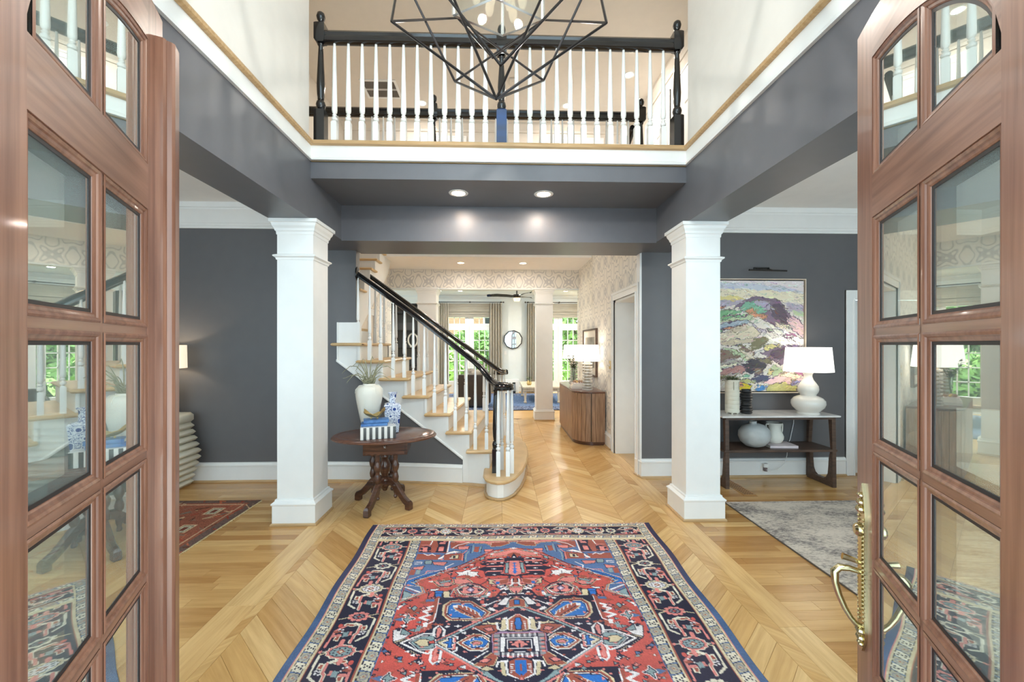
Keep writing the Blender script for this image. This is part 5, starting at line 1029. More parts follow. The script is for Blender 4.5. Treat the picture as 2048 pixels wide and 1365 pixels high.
for k in range(5):
    y0 = -dd/2+.012+k*(dd-.012)/5; MB().box(-w/2, y0, 0, -w/2+.012, y0+(dd-.012)/5, h).build('stripe', M['ceram'] if k % 2 else M['black'], b, smooth=0)
MB().box(-w/2+.012, -dd/2+.012, 0, w/2, dd/2, h-.001).build('carcass', M['black'], b, smooth=0); MB().box(-w/2, -dd/2, h-.001, w/2, dd/2, h+.003).build('lid', M['ceram'], b, smooth=0)
def book(label, loc, rz, w, d, h, cover, group=None):
    b = thing('book', label, 'book', loc, R(rz), group)
    MB().box(-w/2, -d/2, 0, w/2, d/2, .003).box(-w/2, -d/2, h-.003, w/2, d/2, h).box(-w/2, -d/2, 0, w/2, -d/2+.003, h).build('cover', M[cover], b, smooth=0)
    MB().box(-w/2+.004, -d/2+.003, .003, w/2-.004, d/2-.005, h-.003).build('pages', M['page'], b, smooth=0); return b
book('blue cloth book lying directly on the striped box', (-1.125, 3.79, ZT+.108), 15, .225, .115, .026, 'bluebook')
book('upper blue book under the gold bowl on the striped box', (-1.112, 3.795, ZT+.134), 19, .215, .11, .030, 'bluebook')
g = thing('bowl', 'small aged gold leaf-shaped bowl on the blue books', 'bowl', (-1.125, 3.79, ZT+.1645), R(8))
rings = []
for i in range(9):
    u = -1+i/4; r_ = .030*math.sqrt(max(.05, 1-(abs(u)**2.2)*.9)); x = u*.088; zb = .012+.030*abs(u)**2.2+(.014 if u > .6 else 0); 
    rings.append([(x, r_*1.5*q, zb+.020*abs(q)**1.6+.008*math.sin(u*5)*q) for q in np.linspace(-1, 1, 9)]+[(x, r_*1.5*q, zb-.003+.020*abs(q)**1.6+.008*math.sin(u*5)*q) for q in np.linspace(1, -1, 9)])
MB().rings(rings).build('dish', M['gold'], g, smooth=60).scale = (1.05, 1.1, 1.35)
mb = MB().lathe([(.006, 0), (.008, .006), (.005, .014)], (-.03, 0), 8); mb.build('foot', M['gold'], g); MB().lathe([(.006, 0), (.008, .006), (.005, .014)], (.025, 0), 8).build('foot', M['gold'], g)

# ------------------------------------------------------------------ console table on the right and its objects
t = thing('console_table', 'white marble topped console table with dark open wooden legs under the painting', 'table', (2.945, 4.43, 0))
MB().slab([(-.63, -.20), (.63, -.20), (.63, .205), (-.63, .205)], .738, .757, .004).build('marble_top', M['marble'], t, smooth=0)
MB().box(-.585, -.185, .715, .585, .19, .738).build('top_rail', M['smoke'], t, smooth=0)
MB().bbox(-.60, -.19, .375, .60, .19, .40, .004).build('shelf', M['smoke'], t, smooth=0)
for sx in (-.57, .57):
    y0, y1 = -.19, .19
    U = [(y0, 0), (y1, 0), (y1-.005, .39), (y1-.03, .39), (y1-.055, .30), (y1-.062, .20), (y1-.07, .13), (y1-.095, .085), (y1-.13, .065), (y0+.13, .065), (y0+.095, .085), (y0+.07, .13), (y0+.062, .20), (y0+.055, .30), (y0+.03, .39), (y0+.005, .39)]
    MB().extr(U, lambda u, v, w: (sx+w, u, v), -.02, .02).build('leg_frame', M['smoke'], t, smooth=0)
    for a, b_ in (((y0+.005, .39), (y0+.012, .72)), ((y1-.005, .39), (y1-.012, .72))):
        s_ = 1 if a[0] < 0 else -1
        MB().extr([a, (a[0]+s_*.028, .39), (b_[0]+s_*.05, .72), b_], lambda u, v, w: (sx+w, u, v), -.02, .02).build('leg', M['smoke'], t, smooth=0)
ZC = .757
v = thing('vase', 'tall cream cylinder vase with a faint grid at the left end of the console', 'vase', (2.525, 4.42, ZC))
cp = [(.0, .012), (.066, .012)]
for k in range(8): cp += [(.071, .016+k*.044), (.071, .054+k*.044), (.0695, .057+k*.044)]
MB().lathe(cp+[(.071, .365), (.064, .366), (.062, .2), (.0, .2)], seg=30, cap=False).build('body', M['plaster'], v, smooth=30)
for a in range(6): MB().lathe([(.010, 0), (.013, .014)], (.055*math.cos(a*PI/3), .055*math.sin(a*PI/3)), 8).build('foot', M['plaster'], v)
s = thing('greenery', 'low green sprigs spilling over the cream cylinder vase', 'plant', (2.525, 4.42, ZC+.36)); mb = MB()
def leafy(mb, n, r, h, lw):
    for k in range(n):
        a = random.uniform(0, 2*PI); q = r*random.uniform(.3, 1); x, y, z = q*math.cos(a), q*math.sin(a), random.uniform(0, h); l = lw*random.uniform(.7, 1.4); da = a+random.uniform(-1, 1); dz = random.uniform(-.4, .7)*l
        e = Vector((math.cos(da)*l, math.sin(da)*l, dz)); p = Vector((x, y, z)); sd = e.cross(Vector((0, 0, 1))).normalized()*l*.22
        mb.add([p, p+e*.5+sd, p+e, p+e*.5-sd], [(0, 1, 2, 3)])
leafy(mb, 160, .06, .03, .03); mb.build('leaves', M['leaf'], s, smooth=0)['kind'] = 'stuff'
for a in (.2, 1.6, 4.4, 5.2): MB().tube([(.02*math.cos(a), .02*math.sin(a), -.1), (.05*math.cos(a), .05*math.sin(a), .01), (.076*math.cos(a), .076*math.sin(a), -.02), (.078*math.cos(a), .078*math.sin(a), -.10)], .0018, 5).build('sprig', M['leaf'], s)
v = thing('vase', 'small black ribbed vase beside the cream cylinder vase', 'vase', (2.668, 4.40, ZC)); cp = [(.0, 0)]
for k in range(9): cp += [(.052+.006*math.sin(k*1.3), .004+k*.028), (.060+.006*math.sin(k*1.3), .014+k*.028), (.052+.006*math.sin(k*1.3), .026+k*.028)]
MB().lathe(cp+[(.048, .262), (.044, .26), (.04, .1), (.0, .1)], seg=24, cap=False).build('body', M['blackc'], v, smooth=50)
LAMP = l = thing('table_lamp', 'white ceramic double gourd lamp with a lit white shade on the console', 'lamp', (3.325, 4.365, ZC))
MB().lathe([(.0, 0), (.104, 0), (.108, .010), (.098, .022), (.115, .04), (.148, .075), (.160, .11), (.156, .145), (.13, .175), (.095, .192), (.074, .20), (.075, .21), (.092, .235), (.099, .265), (.094, .30), (.072, .335), (.050, .365), (.038, .40), (.040, .425), (.052, .443), (.052, .448), (.0, .45)], seg=40, cap=False).build('base', M['ceram'], l, smooth=60)
MB().lathe([(.016, .449), (.016, .47), (.01, .472), (.01, .70)], seg=10).build('stem', M['chrome'], l)
MB().lathe([(.228, .455), (.206, .715), (.2045, .715), (.2265, .455)], seg=40, cap=False).build('shade', M['shade'], l, smooth=60)
MB().lathe([(.0, .53), (.03, .55), (.035, .58), (.02, .61), (.0, .615)], seg=12).build('bulb', M['bulb'], l); point('lamp_light', (0, 0, .60), .03, 9, (1, .86, .68), parent=l)
v = thing('vase', 'round grey stoneware vase on the console shelf', 'vase', (2.765, 4.37, .401)); 
MB().lathe([(.0, .0), (.06, .002), (.10, .018), (.14, .062), (.157, .12), (.150, .17), (.115, .215), (.065, .238), (.038, .243), (.034, .25), (.036, .274), (.03, .276), (.026, .25), (.0, .2)], seg=40, cap=False).build('body', M['stone'], v, smooth=60, rot=(R(2), R(-7), 0), loc=(-.015, 0, .012))
book('pale pink book lying under the two-handled vase on the shelf', (3.03, 4.41, .4005), -4, .29, .21, .028, 'paper')
v = thing('vase', 'white two-handled jug-shaped vase on the pale book', 'vase', (3.01, 4.45, .4292), R(10))
MB().lathe([(.0, 0), (.056, 0), (.072, .012), (.088, .045), (.092, .075), (.080, .105), (.066, .13), (.064, .175), (.072, .205), (.080, .216), (.078, .22), (.068, .212), (.058, .17), (.0, .08)], seg=32, cap=False).build('body', M['matte'], v, smooth=60)
for s_ in (-1, 1): MB().tube([(s_*.074, 0, .205), (s_*.098, 0, .208), (s_*.106, 0, .195), (s_*.104, 0, .13), (s_*.094, 0, .095), (s_*.086, 0, .088)], .0075, 8).build('handle', M['matte'], v)
o = thing('power_outlet', 'white outlet with plugged-in adapters on the baseboard under the console', 'outlet', (3.0, 4.626, .115))
MB().bbox(-.035, -.006, -.055, .035, 0, .055, .003).build('plate', M['plastic'], o, smooth=0); MB().bbox(-.02, -.05, .0, .03, -.005, .045, .005).build('adapter', M['plastic'], o, smooth=0); MB().bbox(-.005, -.045, -.045, .022, -.005, -.005, .004).build('plug', mat('grey_plug', (120, 104, 104), .5), o, smooth=0)
cd = MB().tube([(3.01, 4.58, .09), (3.06, 4.57, .085), (3.14, 4.57, .10), (3.22, 4.58, .16), (3.26, 4.60, .25), (3.28, 4.62, .36), (3.32, 4.635, .42), (3.36, 4.635, .6), (3.37, 4.64, .74)], .0035, 6).build('power_cord', M['plastic'], LAMP); cd.location = (-3.325, -4.365, -ZC)
# cream chair beyond the right door
t = thing('armchair', 'cream upholstered armchair with a high back near the doorway, seen through the right door', 'chair', (4.45, 3.75, 0), R(-25))
MB().slab([(-.30, -.28), (.30, -.28), (.30, .28), (-.30, .28)], .24, .44, .04).build('seat', M['cushion'], t)
MB().rings([[(x*k, y, z) for x, y in ((-.32, .20), (.32, .20), (.32, .30), (-.32, .30))] for z, k in ((.2, 1), (.6, 1.02), (.82, .98), (.87, .9))]).build('backrest', M['cushion'], t)
for s_ in (-1, 1): MB().bbox(s_*.34-.05, -.25, .2, s_*.34+.05, .24, .62, .03).build('armrest', M['cushion'], t)
for x in (-.27, .27):
    for y in (-.24, .24): MB().lathe([(.016, 0), (.024, .24)], (x, y), 8).build('leg', M['walnut'], t)

# ------------------------------------------------------------------ left room: ribbed console and its lamp
t = thing('console_table', 'cream plaster console of stacked horizontal slabs against the left room wall', 'table', (-4.02, 4.38, 0))
nz = 11; prof_ = [.0, .018, .036, .058, .078, .082, .062, .042, .022, .008, .0]
for k in range(nz):
    z0 = .012+k*.0665; o = prof_[k]+.005; last = k == nz-1
    X0, X1 = -.74-o, .74+o; MB().slab([(X0, -.24-o*.4), (X1-.03, -.24-o*.4), (X1, -.21-o*.4), (X1, .18), (X1-.03, .21), (X0, .21)], z0, z0+(.052 if not last else .10), .024).build('slab', M['plaster'], t, smooth=50)
MB().box(-.70, -.20, 0, .70, .20, .74).build('core', M['plaster'], t, smooth=0)
l = thing('table_lamp', 'drum shaded lamp glowing on the ribbed cream console at the left', 'lamp', (-3.47, 4.40, .777))
MB().lathe([(.0, 0), (.09, 0), (.09, .015), (.05, .03), (.07, .12), (.08, .2), (.04, .32), (.02, .36)], seg=24).build('base', M['matte'], l, smooth=50); MB().lathe([(.01, .36), (.01, .55)], seg=8).build('stem', M['gold'], l)
MB().lathe([(.20, .48), (.195, .72), (.1935, .72), (.1985, .48)], seg=36, cap=False).build('shade', M['shade2'], l, smooth=60); MB().lathe([(.0, .52), (.03, .55), (.03, .58), (.0, .61)], seg=12).build('bulb', M['bulb'], l); point('lamp_light', (0, 0, .60), .03, 7, (1, .82, .60), parent=l)

# ------------------------------------------------------------------ hall: sideboard and its objects
t = thing('sideboard', 'brown oak sideboard with a rounded fluted front along the wallpapered hall wall', 'cabinet')
xw, xf, ya, yb, r_ = 1.575, 1.125, 6.12, 7.92, .30
def side_outline(o=0):
    P = [(xw, ya-o), (xw, yb+o)]; n = 9
    P += [(xf-o+r_-r_*math.sin(a), yb+o-r_+r_*math.cos(a)) for a in np.linspace(0, PI/2, n)]
    P += [(xf-o+r_-r_*math.cos(a), ya-o+r_-r_*math.sin(a)) for a in np.linspace(0, PI/2, n)]
    return P
MB().prism(side_outline(-.015), .0, .05).build('plinth', M['walnut'], t, smooth=30)
MB().prism(side_outline(-.004), .05, .775).build('carcass', M['brownoak'], t, smooth=30)
MB().slab(side_outline(.006), .775, .800, .005).build('top', M['walnutx'], t, smooth=30)
for k in range(18):
    y = ya+r_+(yb-ya-2*r_)*k/18; MB().bbox(xf-.004, y+.003, .06, xf+.02, y+(yb-ya-2*r_)/18-.003, .77, .005).build('front_slat', M['brownoak'], t, smooth=30)
for k in range(7):
    for c_, sy in ((ya, -1), (yb, 1)):
        a0, a1 = PI/2*k/7+.01, PI/2*(k+1)/7-.01; Q = []
        for rr in (r_+.006, r_-.02):
            seq = (a0, a1) if rr > r_ else (a1, a0)
            for a in seq: Q.append((xf+r_-rr*math.cos(a), c_-sy*r_+sy*rr*math.sin(a)))
        MB().prism(Q, .06, .77).build('front_slat', M['brownoak'], t, smooth=0)
MB().box(xf+r_-.06, ya-.0075, .06, xf+r_-.052, ya+.002, .77).build('door_seam', M['black'], t, smooth=0)
for (x, y, lab) in ((1.375, 6.42, 'banded white lamp with a bright shade on the near end of the sideboard'), (1.37, 7.62, 'banded white lamp with a bright shade on the far end of the sideboard')):
    l = thing('table_lamp', lab, 'lamp', (x, y, .8003))
    MB().lathe([(.085, 0), (.085, .02), (.03, .03)], seg=24).build('base', M['ceram'], l, smooth=30)
    for k in range(9): MB().lathe([(.055, .03+k*.045), (.078, .034+k*.045), (.078, .056+k*.045), (.055, .060+k*.045)], seg=24).build('band', M['ceram'], l, smooth=30)
    MB().lathe([(.045, .02), (.045, .44), (.012, .445), (.012, .68)], seg=16).build('stem', M['bleach'], l)
    MB().lathe([(.195, .445), (.170, .70), (.168, .70), (.193, .445)], seg=36, cap=False).build('shade', M['shade'], l, smooth=60); MB().lathe([(.0, .52), (.03, .55), (.03, .58), (.0, .61)], seg=12).build('bulb', M['bulb'], l)
    point('lamp_light', (0, 0, .58), .03, 26, (1, .86, .68), parent=l)
book('lower pale book of the stack on the sideboard', (1.30, 6.72, .8005), 86, .36, .27, .032, 'paper'); book('middle white book of the stack on the sideboard', (1.30, 6.72, .833), 84, .33, .25, .028, 'page'); book('top pale book under the bead tray on the sideboard', (1.30, 6.72, .8615), 88, .30, .23, .024, 'paper')
g = thing('bead_string', 'string of brown wooden beads coiled on the stacked books of the sideboard', 'beads', (1.30, 6.72, .886))
for k in range(15):
    a = k*2*PI/15; MB().lathe([(0, -.017), (.012, -.012), (.017, 0), (.012, .012), (0, .017)], seg=10).build('bead', M['gold'] if k % 5 == 0 else M['brownoak'], g, loc=(.085*math.cos(a), .085*math.sin(a), .018))
v = thing('vase', 'slim clear glass vase between the two sideboard lamps', 'vase', (1.28, 7.10, .8003)); MB().lathe([(.0, 0), (.045, 0), (.045, .30), (.042, .30), (.042, .012), (.0, .012)], seg=24, cap=False).build('body', M['glass'], v, smooth=50)
s = thing('greenery', 'olive green leafy sprigs standing in the clear glass vase', 'plant', (1.28, 7.10, .83)); mb = MB()
for k in range(5):
    a = k*1.3; MB().tube([(0, 0, 0), (.02*math.cos(a), .02*math.sin(a), .25), (.10*math.cos(a), .10*math.sin(a), .45)], .003, 5).build('stem', M['leaf'], s)
    for q in range(24):
        p = Vector((.10*math.cos(a)*q/24, .10*math.sin(a)*q/24, .25+.22*q/24)); b_ = random.uniform(0, 6.3); e = Vector((math.cos(b_)*.07, math.sin(b_)*.07, random.uniform(-.02, .05))); sd = e.cross(Vector((0, 0, 1))).normalized()*.012
        mb.add([p, p+e*.5+sd, p+e, p+e*.5-sd], [(0, 1, 2, 3)])
mb.build('leaves', M['leaf'], s, smooth=0)['kind'] = 'stuff'
t = thing('framed_picture', 'framed grey print on the wallpapered wall behind the sideboard lamps', 'picture', (1.598, 7.2, 1.37)); fp = lambda u, v, w: (-w, u, v)
for a in ((-.52, -.40, -.495, .40), (.495, -.40, .52, .40), (-.495, -.40, .495, -.375), (-.495, .375, .495, .40)): MB().box(-.035, a[0], a[1], 0, a[2], a[3]).build('frame_side', M['smoke'], t, smooth=0)
MB().box(-.015, -.495, -.375, -.002, .495, .375).build('mat_board', M['page'], t, smooth=0); MB().box(-.018, -.36, -.26, -.0151, .36, .26).build('print', mat('grey_print', (190, 184, 170), .5, rgb2=(96, 92, 84), scale=3), t, smooth=0)
t = thing('wall_switch', 'brass switch plate on the wallpaper left of the cased doorway', 'switch', (1.598, 5.92, 1.21)); MB().bbox(-.006, -.045, -.06, 0, .045, .06, .002).build('plate', M['gold'], t, smooth=0); MB().box(-.012, -.012, -.02, -.005, .012, .02).build('toggle', M['plastic'], t, smooth=0)

# ------------------------------------------------------------------ far living room
def french_door(n, xc, label):
    rt = sroot('window_%d' % n, (xc, 13.1, 0), label); y0, y1 = -.03, .05
    for a in ((-.82, -.78, 0, 2.40), (.78, .82, 0, 2.40)): MB().box(a[0], y0-.02, a[2], a[1], .12, a[3]).build('jamb', M['white'], rt, smooth=0)
    MB().box(-.82, y0-.02, 2.36, .82, .12, 2.42).build('head', M['white'], rt, smooth=0); MB().box(-.78, y0, 2.085, .78, .10, 2.165).build('transom_bar', M['white'], rt, smooth=0); MB().box(-.82, -.05, 0, .82, .1, .03).build('sill', M['white'], rt, smooth=0)
    for s_ in (-1, 1):
        lf = MB(); a, b_ = (-.78, -.005) if s_ < 0 else (.005, .78)
        lf.box(a, y0, .03, a+.13, y1-.02, 2.08).box(b_-.13, y0, .03, b_, y1-.02, 2.08).box(a+.13, y0, .03, b_-.13, y1-.02, .36).box(a+.13, y0, 1.96, b_-.13, y1-.02, 2.08)
        leaf = lf.build('door_leaf', M['white'], rt, smooth=0); xs = np.linspace(a+.13, b_-.13, 4); zs = np.linspace(.36, 1.96, 6)
        for x in xs[1:-1]: MB().box(x-.011, y0+.01, .36, x+.011, y1-.03, 1.96).build('muntin', M['white'], leaf, smooth=0)
        for z in zs[1:-1]: MB().box(a+.13, y0+.01, z-.011, b_-.13, y1-.03, z+.011).build('muntin', M['white'], leaf, smooth=0)
        pm = None
        for i in range(3):
            for j in range(5):
                if pm is None: pm = MB().box(-(xs[1]-xs[0])/2, -.003, -(zs[1]-zs[0])/2, (xs[1]-xs[0])/2, .003, (zs[1]-zs[0])/2).build('pane', M['glass'], leaf, smooth=0, loc=((xs[i]+xs[i+1])/2, 0, (zs[j]+zs[j+1])/2))
                else: link('pane', pm.data, leaf, ((xs[i]+xs[i+1])/2, 0, (zs[j]+zs[j+1])/2))
        tf = MB(); tf.box(a, y0, 2.165, a+.13, y1-.02, 2.36).box(b_-.13, y0, 2.165, b_, y1-.02, 2.36)
        tr = tf.build('transom_frame', M['white'], rt, smooth=0)
        for x in xs[1:-1]: MB().box(x-.011, y0+.01, 2.165, x+.011, y1-.03, 2.36).build('muntin', M['white'], tr, smooth=0)
        for i in range(3): MB().box(xs[i], -.003, 2.165, xs[i+1], .003, 2.36).build('pane', M['glass'], tr, smooth=0)
french_door(4, -.93, 'white French doors with a transom to the garden, left'); french_door(5, 1.87, 'white French doors with a transom to the garden, right')
def curtain(x0, x1, label):
    t = thing('curtain', label, 'curtain', ((x0+x1)/2, 12.93, 0), 0); n = 60; w = x1-x0; nf = max(4, round(w/.075)); rings = []
    for z, k in ((.03, 1.0), (1.2, 1.0), (2.70, .95), (2.79, .92)):
        f = [(-w/2*k+w*k*i/n, .035*math.sin(i/n*nf*2*PI), z) for i in range(n+1)]; rings.append(f+[(x, y+.006, z) for x, y, z in f[::-1]])
    MB().rings(rings).build('panel', M['linen'], t, smooth=60)
    for i in range(nf):
        x = -w/2*.92+w*.92*(i+.25)/nf; MB().tube([(x+.016*math.cos(a), -.03, 2.81+.016*math.sin(a)) for a in np.linspace(0, 2*PI, 9)[:-1]], .003, 5, closed=True).build('ring', M['black'], t)
for (a, b_), l in (((-1.90, -1.56), 'taupe linen curtain at the left of the left garden doors'), ((-.31, .10), 'taupe linen curtain at the right of the left garden doors'), ((.86, 1.22), 'taupe linen curtain partly behind the far right column'), ((2.55, 2.9), 'taupe linen curtain at the far right of the garden doors')): curtain(a, b_, l)
for x0, x1, l in ((-1.95, .14, 'black curtain rod over the left garden doors'), (.82, 2.95, 'black curtain rod over the right garden doors')):
    t = thing('curtain_rod', l, 'curtain rod', ((x0+x1)/2, 12.93, 2.825)); w = (x1-x0)/2
    MB().tube([(-w, 0, 0), (w, 0, 0)], .011, 8).build('rod', M['black'], t)
    for x in (-w, w): MB().lathe([(0, -.03), (.02, -.02), (.026, 0), (.02, .02), (0, .03)], seg=10).build('finial', M['black'], t, loc=(x, 0, 0))
    for x in (-w+.08, 0, w-.08): MB().tube([(x, 0, 0), (x, .165, 0)], .010, 6).lathe([(.02, -.02), (.03, 0), (.02, .02)], (x, .0), 8).build('bracket', M['black'], t)
for xc, l in ((-.93, 'taupe roman shade drawn up over the left garden doors'), (1.87, 'taupe roman shade drawn up over the right garden doors')):
    t = thing('roman_shade', l, 'blind', (xc, 13.04, 2.36))
    for k in range(5):
        z0 = .0+k*.085; MB().rings([[(x, -.035+.006*(k % 2)-o, z) for x, z, o in ((-.82, z0, .022 if k < 3 else .006), (.82, z0, .022 if k < 3 else .006), (.82, z0+.09, 0), (-.82, z0+.09, 0))], [(x, .005, z) for x, z in ((-.82, z0), (.82, z0), (.82, z0+.09), (-.82, z0+.09))]]).build('fold', M['shadew'], t, smooth=0)
t = thing('mirror', 'ten-sided wall mirror with a thin grey frame between the garden doors', 'mirror', (.442, 13.09, 1.66))
dec = lambda r_: [(r_*math.cos(2*PI*k/10+.2), r_*math.sin(2*PI*k/10+.2)) for k in range(10)]
MB().rings([[(x, -n_, z) for x, z in dec(r_)] for r_, n_ in ((.30, 0), (.30, .03), (.275, .03), (.27, .012))], True, False).build('frame', M['iron'], t, smooth=0); MB().rings([[(x, -.012, z) for x, z in dec(.272)], [(x, -.006, z) for x, z in dec(.272)]]).build('mirror_glass', mat('silvered_glass', (235, 240, 240), .02, 1, noise=0), t, smooth=0)
t = thing('light_switch', 'white light switch on the far wall below the round mirror', 'switch', (.20, 13.098, 1.25)); MB().bbox(-.04, -.006, -.06, .04, 0, .06, .002).build('plate', M['plastic'], t, smooth=0); MB().box(-.012, -.012, -.02, .012, -.005, .02).build('toggle', M['plastic'], t, smooth=0)
t = thing('ceiling_fan', 'black three-bladed ceiling fan with a faceted light in the far room', 'fan', (.45, 10.5, 2.72))
MB().lathe([(.02, .31), (.02, .06), (.09, .05), (.11, .0), (.09, -.03), (.05, -.04)], seg=20).build('motor', M['black'], t); MB().lathe([(.08, -.03), (.09, -.06), (.07, -.12), (.0, -.13)], seg=10).build('light_kit', M['shade2'], t, smooth=0)
for a in (R(175), R(55), R(-65)):
    c, s_ = math.cos(a), math.sin(a); rings = []
    for r_, w_, z in ((.08, .04, .0), (.25, .08, .02), (.5, .085, .035), (.7, .05, .03), (.76, .015, .025)): rings.append([(c*r_-s_*q*w_, s_*r_+c*q*w_, z+q*.022+h_) for q, h_ in ((-1, 0), (1, 0), (1, .008), (-1, .008))])
    MB().rings(rings).build('blade', M['black'], t)
t = thing('armchair', 'dark leather armchair seen from behind through the balusters in the far room', 'chair', (-.62, 10.25, .0095))
MB().bbox(-.36, -.36, .12, .36, .34, .42, .05).build('seat', M['leather'], t); MB().rings([[(x*k, y+dy, z) for x, y in ((-.36, -.42), (.36, -.42), (.36, -.28), (-.36, -.28))] for z, k, dy in ((.04, 1, 0), (.5, 1, 0), (.74, .97, -.03), (.78, .93, -.02))]).build('backrest', M['leather'], t)
for s_ in (-1, 1): MB().bbox(s_*.36-.06, -.36, .08, s_*.36+.06, .34, .60, .04).build('armrest', M['leather'], t)
t = thing('cushion', 'grey and cream patterned cushion propped on the dark armchair', 'cushion', (-.55, 10.03, .58), 0)
MB().rings([[(x*k, y, z*k+.12) for x, z in ((-.2, -.18), (0, -.16), (.2, -.18), (.18, 0), (.2, .18), (0, .16), (-.2, .18), (-.18, 0))] for y, k in ((-.06, .5), (-.02, 1), (.02, 1), (.06, .5))]).build('cover', mat('patterned_cushion', (206, 198, 184), .9, rgb2=(122, 112, 106), scale=9), t, loc=(0, 0, .04)); MB().tube([(x, 0, z+.16) for x, z in ((-.2, -.18), (.2, -.18), (.2, .18), (-.2, .18))], .008, 6, closed=True).build('piping', M['leather'], t)
t = thing('coffee_table', 'low bleached wood table with turned corner legs on the blue rug', 'table', (1.10, 11.3, .009))
MB().bbox(-.50, -.78, .375, .50, .78, .42, .006).build('tabletop', M['bleach'], t, smooth=0); MB().box(-.44, -.72, .30, .44, .72, .376).build('apron', M['bleach'], t, smooth=0)
for x in (-.43, .43):
    for y in (-.70, .70): MB().sq([(-.008, 0), (.0, .03), (-.012, .05), (-.006, .28), (.006, .30), (.006, .375)], (x, y), .038).build('leg', M['bleach'], t, smooth=0)
v = thing('vase', 'small mossy pot on the bleached coffee table left of the far column', 'vase', (.80, 11.0, .43)); MB().lathe([(.0, 0), (.05, 0), (.07, .05), (.05, .11), (.04, .12)], seg=16).build('body', M['gold'], v); mb = MB(); leafy(mb, 60, .06, .08, .05); mb.build('leaves', M['leaf'], v, smooth=0, loc=(0, 0, .12))['kind'] = 'stuff'
t = thing('low_cabinet', 'low white panelled cabinet on the far wall under the mirror', 'cabinet', (.42, 12.98, 0)); MB().bbox(-.30, -.10, 0, .20, .10, .42, .006).build('carcass', M['white'], t, smooth=0); MB().bbox(-.25, -.112, .06, .15, -.098, .37, .006).build('door', M['white'], t, smooth=0)
t = thing('lantern', 'small black framed lantern standing before the low white cabinet', 'lantern', (.46, 12.78, .0))
for a in ((-.045, -.035), (.035, .045)): MB().box(a[0], -.02, .06, a[1], .02, .34).build('frame_post', M['black'], t, smooth=0)
MB().box(-.045, -.02, .30, .045, .02, .34).build('frame_top', M['black'], t, smooth=0); MB().box(-.05, -.025, 0, .05, .025, .07).build('frame_base', M['black'], t, smooth=0); MB().box(-.034, -.004, .07, .034, .004, .30).build('pane', M['stone'], t, smooth=0)
t = thing('bookcase', 'tall black bookcase in the far room behind the upper balusters', 'bookcase', (-2.35, 10.9, 0))
for a in ((-.45, -.41, 0, 2.55), (.41, .45, 0, 2.55)): MB().box(a[0], -.18, a[2], a[1], .18, a[3]).build('side_panel', M['blackc'], t, smooth=0)
for z in (.05, .5, .95, 1.4, 1.85, 2.3, 2.53): MB().box(-.41, -.18, z, .41, .18, z+.03).build('shelf', M['blackc'], t, smooth=0)
MB().box(-.41, .16, 0, .41, .18, 2.55).build('back_panel', M['char'], t, smooth=0)
g = thing('sculpture', 'white ring sculpture on a shelf of the black bookcase', 'sculpture', (-2.25, 10.82, 1.431)); MB().tube([(.02+.12*math.cos(a), 0, .19+.17*math.sin(a)) for a in np.linspace(0, 2*PI, 21)[:-1]], .022, 8, closed=True).build('ring', M['ceram'], g); MB().bbox(-.05, -.03, 0, .08, .03, .025, .004).build('foot', M['ceram'], g)

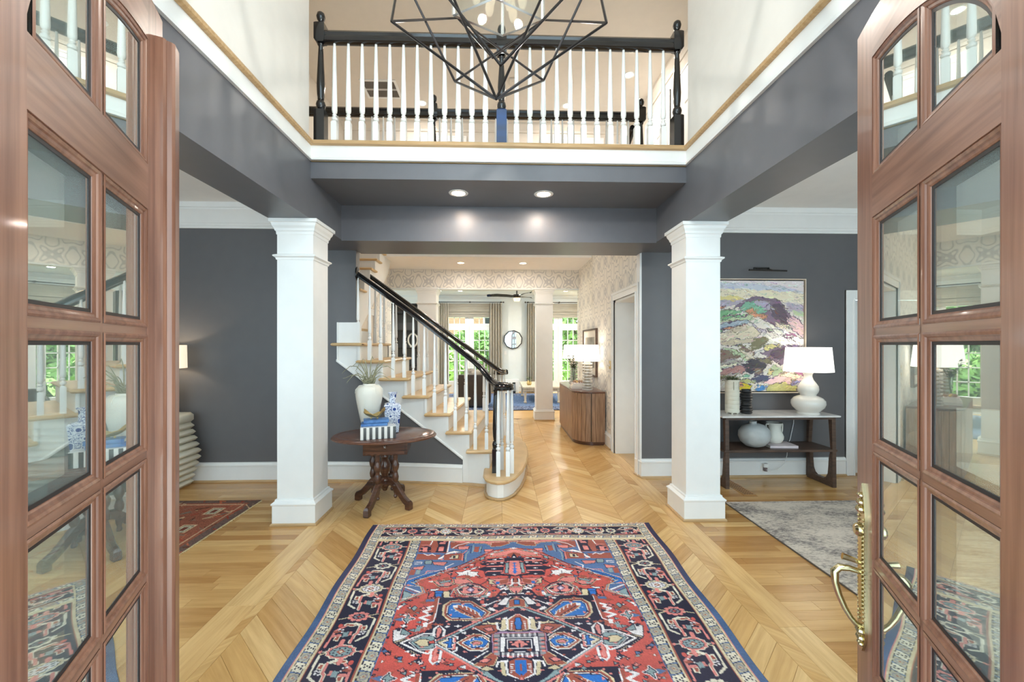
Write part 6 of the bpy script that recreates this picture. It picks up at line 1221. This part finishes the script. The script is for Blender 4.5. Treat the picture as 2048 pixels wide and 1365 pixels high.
# ------------------------------------------------------------------ garden beyond the French doors
struct(MB().box(-40, 13.22, -.25, 40, 60, -.2).build('ground_garden', mat('lawn', (110, 138, 74), .95, noise=.2, scale=4), smooth=0))
M['foliage'] = mat('garden_foliage', (168, 194, 116), .7, noise=.25, scale=1.5, rgb2=(104, 140, 70)); M['bark'] = mat('tree_bark', (96, 82, 66), .9, noise=.2)
def tree(x, y, h, r, n, label, low=.2):
    t = thing('tree', label, 'tree', (x, y, -.2)); MB().tube([(0, 0, 0), (.1, 0, h*.4), (0, .1, h*.8)], [.16, .12, .05], 8).build('trunk', M['bark'], t)
    rr = np.random.default_rng(int(x*100+5000)); p = rr.normal(0, 1, (n, 3)); p /= np.linalg.norm(p, axis=1, keepdims=True); p *= rr.uniform(.35, 1, (n, 1))**.5; p = p*[r, r, h*(1-low)/2]+[0, 0, h*(1+low)/2]
    a = rr.normal(0, 1, (n, 3)); a /= np.linalg.norm(a, axis=1, keepdims=True); b = np.cross(a, rr.normal(0, 1, (n, 3))); b /= np.linalg.norm(b, axis=1, keepdims=True); s_ = rr.uniform(.10, .2, (n, 1))
    V = np.stack([p-a*s_, p+b*s_*.45, p+a*s_, p-b*s_*.45], 1).reshape(-1, 3); F = [(4*i, 4*i+1, 4*i+2, 4*i+3) for i in range(n)]
    MB().add([tuple(q) for q in V], F).build('foliage', M['foliage'], t, smooth=0)['kind'] = 'stuff'
for x, y, h, r_, l, lo in ((-4.4, 19, 2.5, 1.4, 'leafy green tree outside the left garden doors, leftmost', .1), (-1.2, 20, 2.5, 1.6, 'bushy green tree outside the left garden doors', .0), (1.5, 21, 6.0, 1.5, 'tall green tree outside between the garden doors', .1), (3.2, 18, 5.4, 1.4, 'green tree outside the right garden doors', .0), (6.0, 21, 6.2, 1.6, 'broad green tree outside at the far right', .05)): tree(x, y, h, r_, 5200, l, lo)
for x, l in ((-2.2, 'low clipped shrub outside the left garden doors'), (1.7, 'low clipped shrub outside the right garden doors')): tree(x, 16.0, 1.5, 1.0, 2500, l, 0)
t = thing('neighbour_wall', 'orange brick house front beyond the garden, seen in the left transom', 'building', (-2.0, 26.0, -.2)); m, nt, P = nodes('brick_wall'); br = N(nt, 'ShaderNodeTexBrick', Scale=4.0); br.inputs['Color1'].default_value = lin((196, 130, 92)); br.inputs['Color2'].default_value = lin((170, 106, 74)); br.inputs['Mortar'].default_value = lin((200, 184, 166)); tc = N(nt, 'ShaderNodeTexCoord'); mp = N(nt, 'ShaderNodeMapping'); mp.inputs['Rotation'].default_value = (R(90), 0, 0); nt.links.new(tc.outputs['Object'], mp.inputs[0]); nt.links.new(mp.outputs[0], br.inputs['Vector']); nt.links.new(br.outputs[0], P.inputs['Base Color'])
MB().box(-4, 0, 0, 4, .3, 7).build('front_wall', m, t, smooth=0)
for x in (-2, 1.5):
    w_ = MB().box(x-.5, -.05, 2.6, x+.5, 0, 4.2).build('window', M['white'], t, smooth=0); MB().box(x-.42, -.07, 2.7, x+.42, -.05, 4.1).build('pane', M['blackc'], w_, smooth=0)
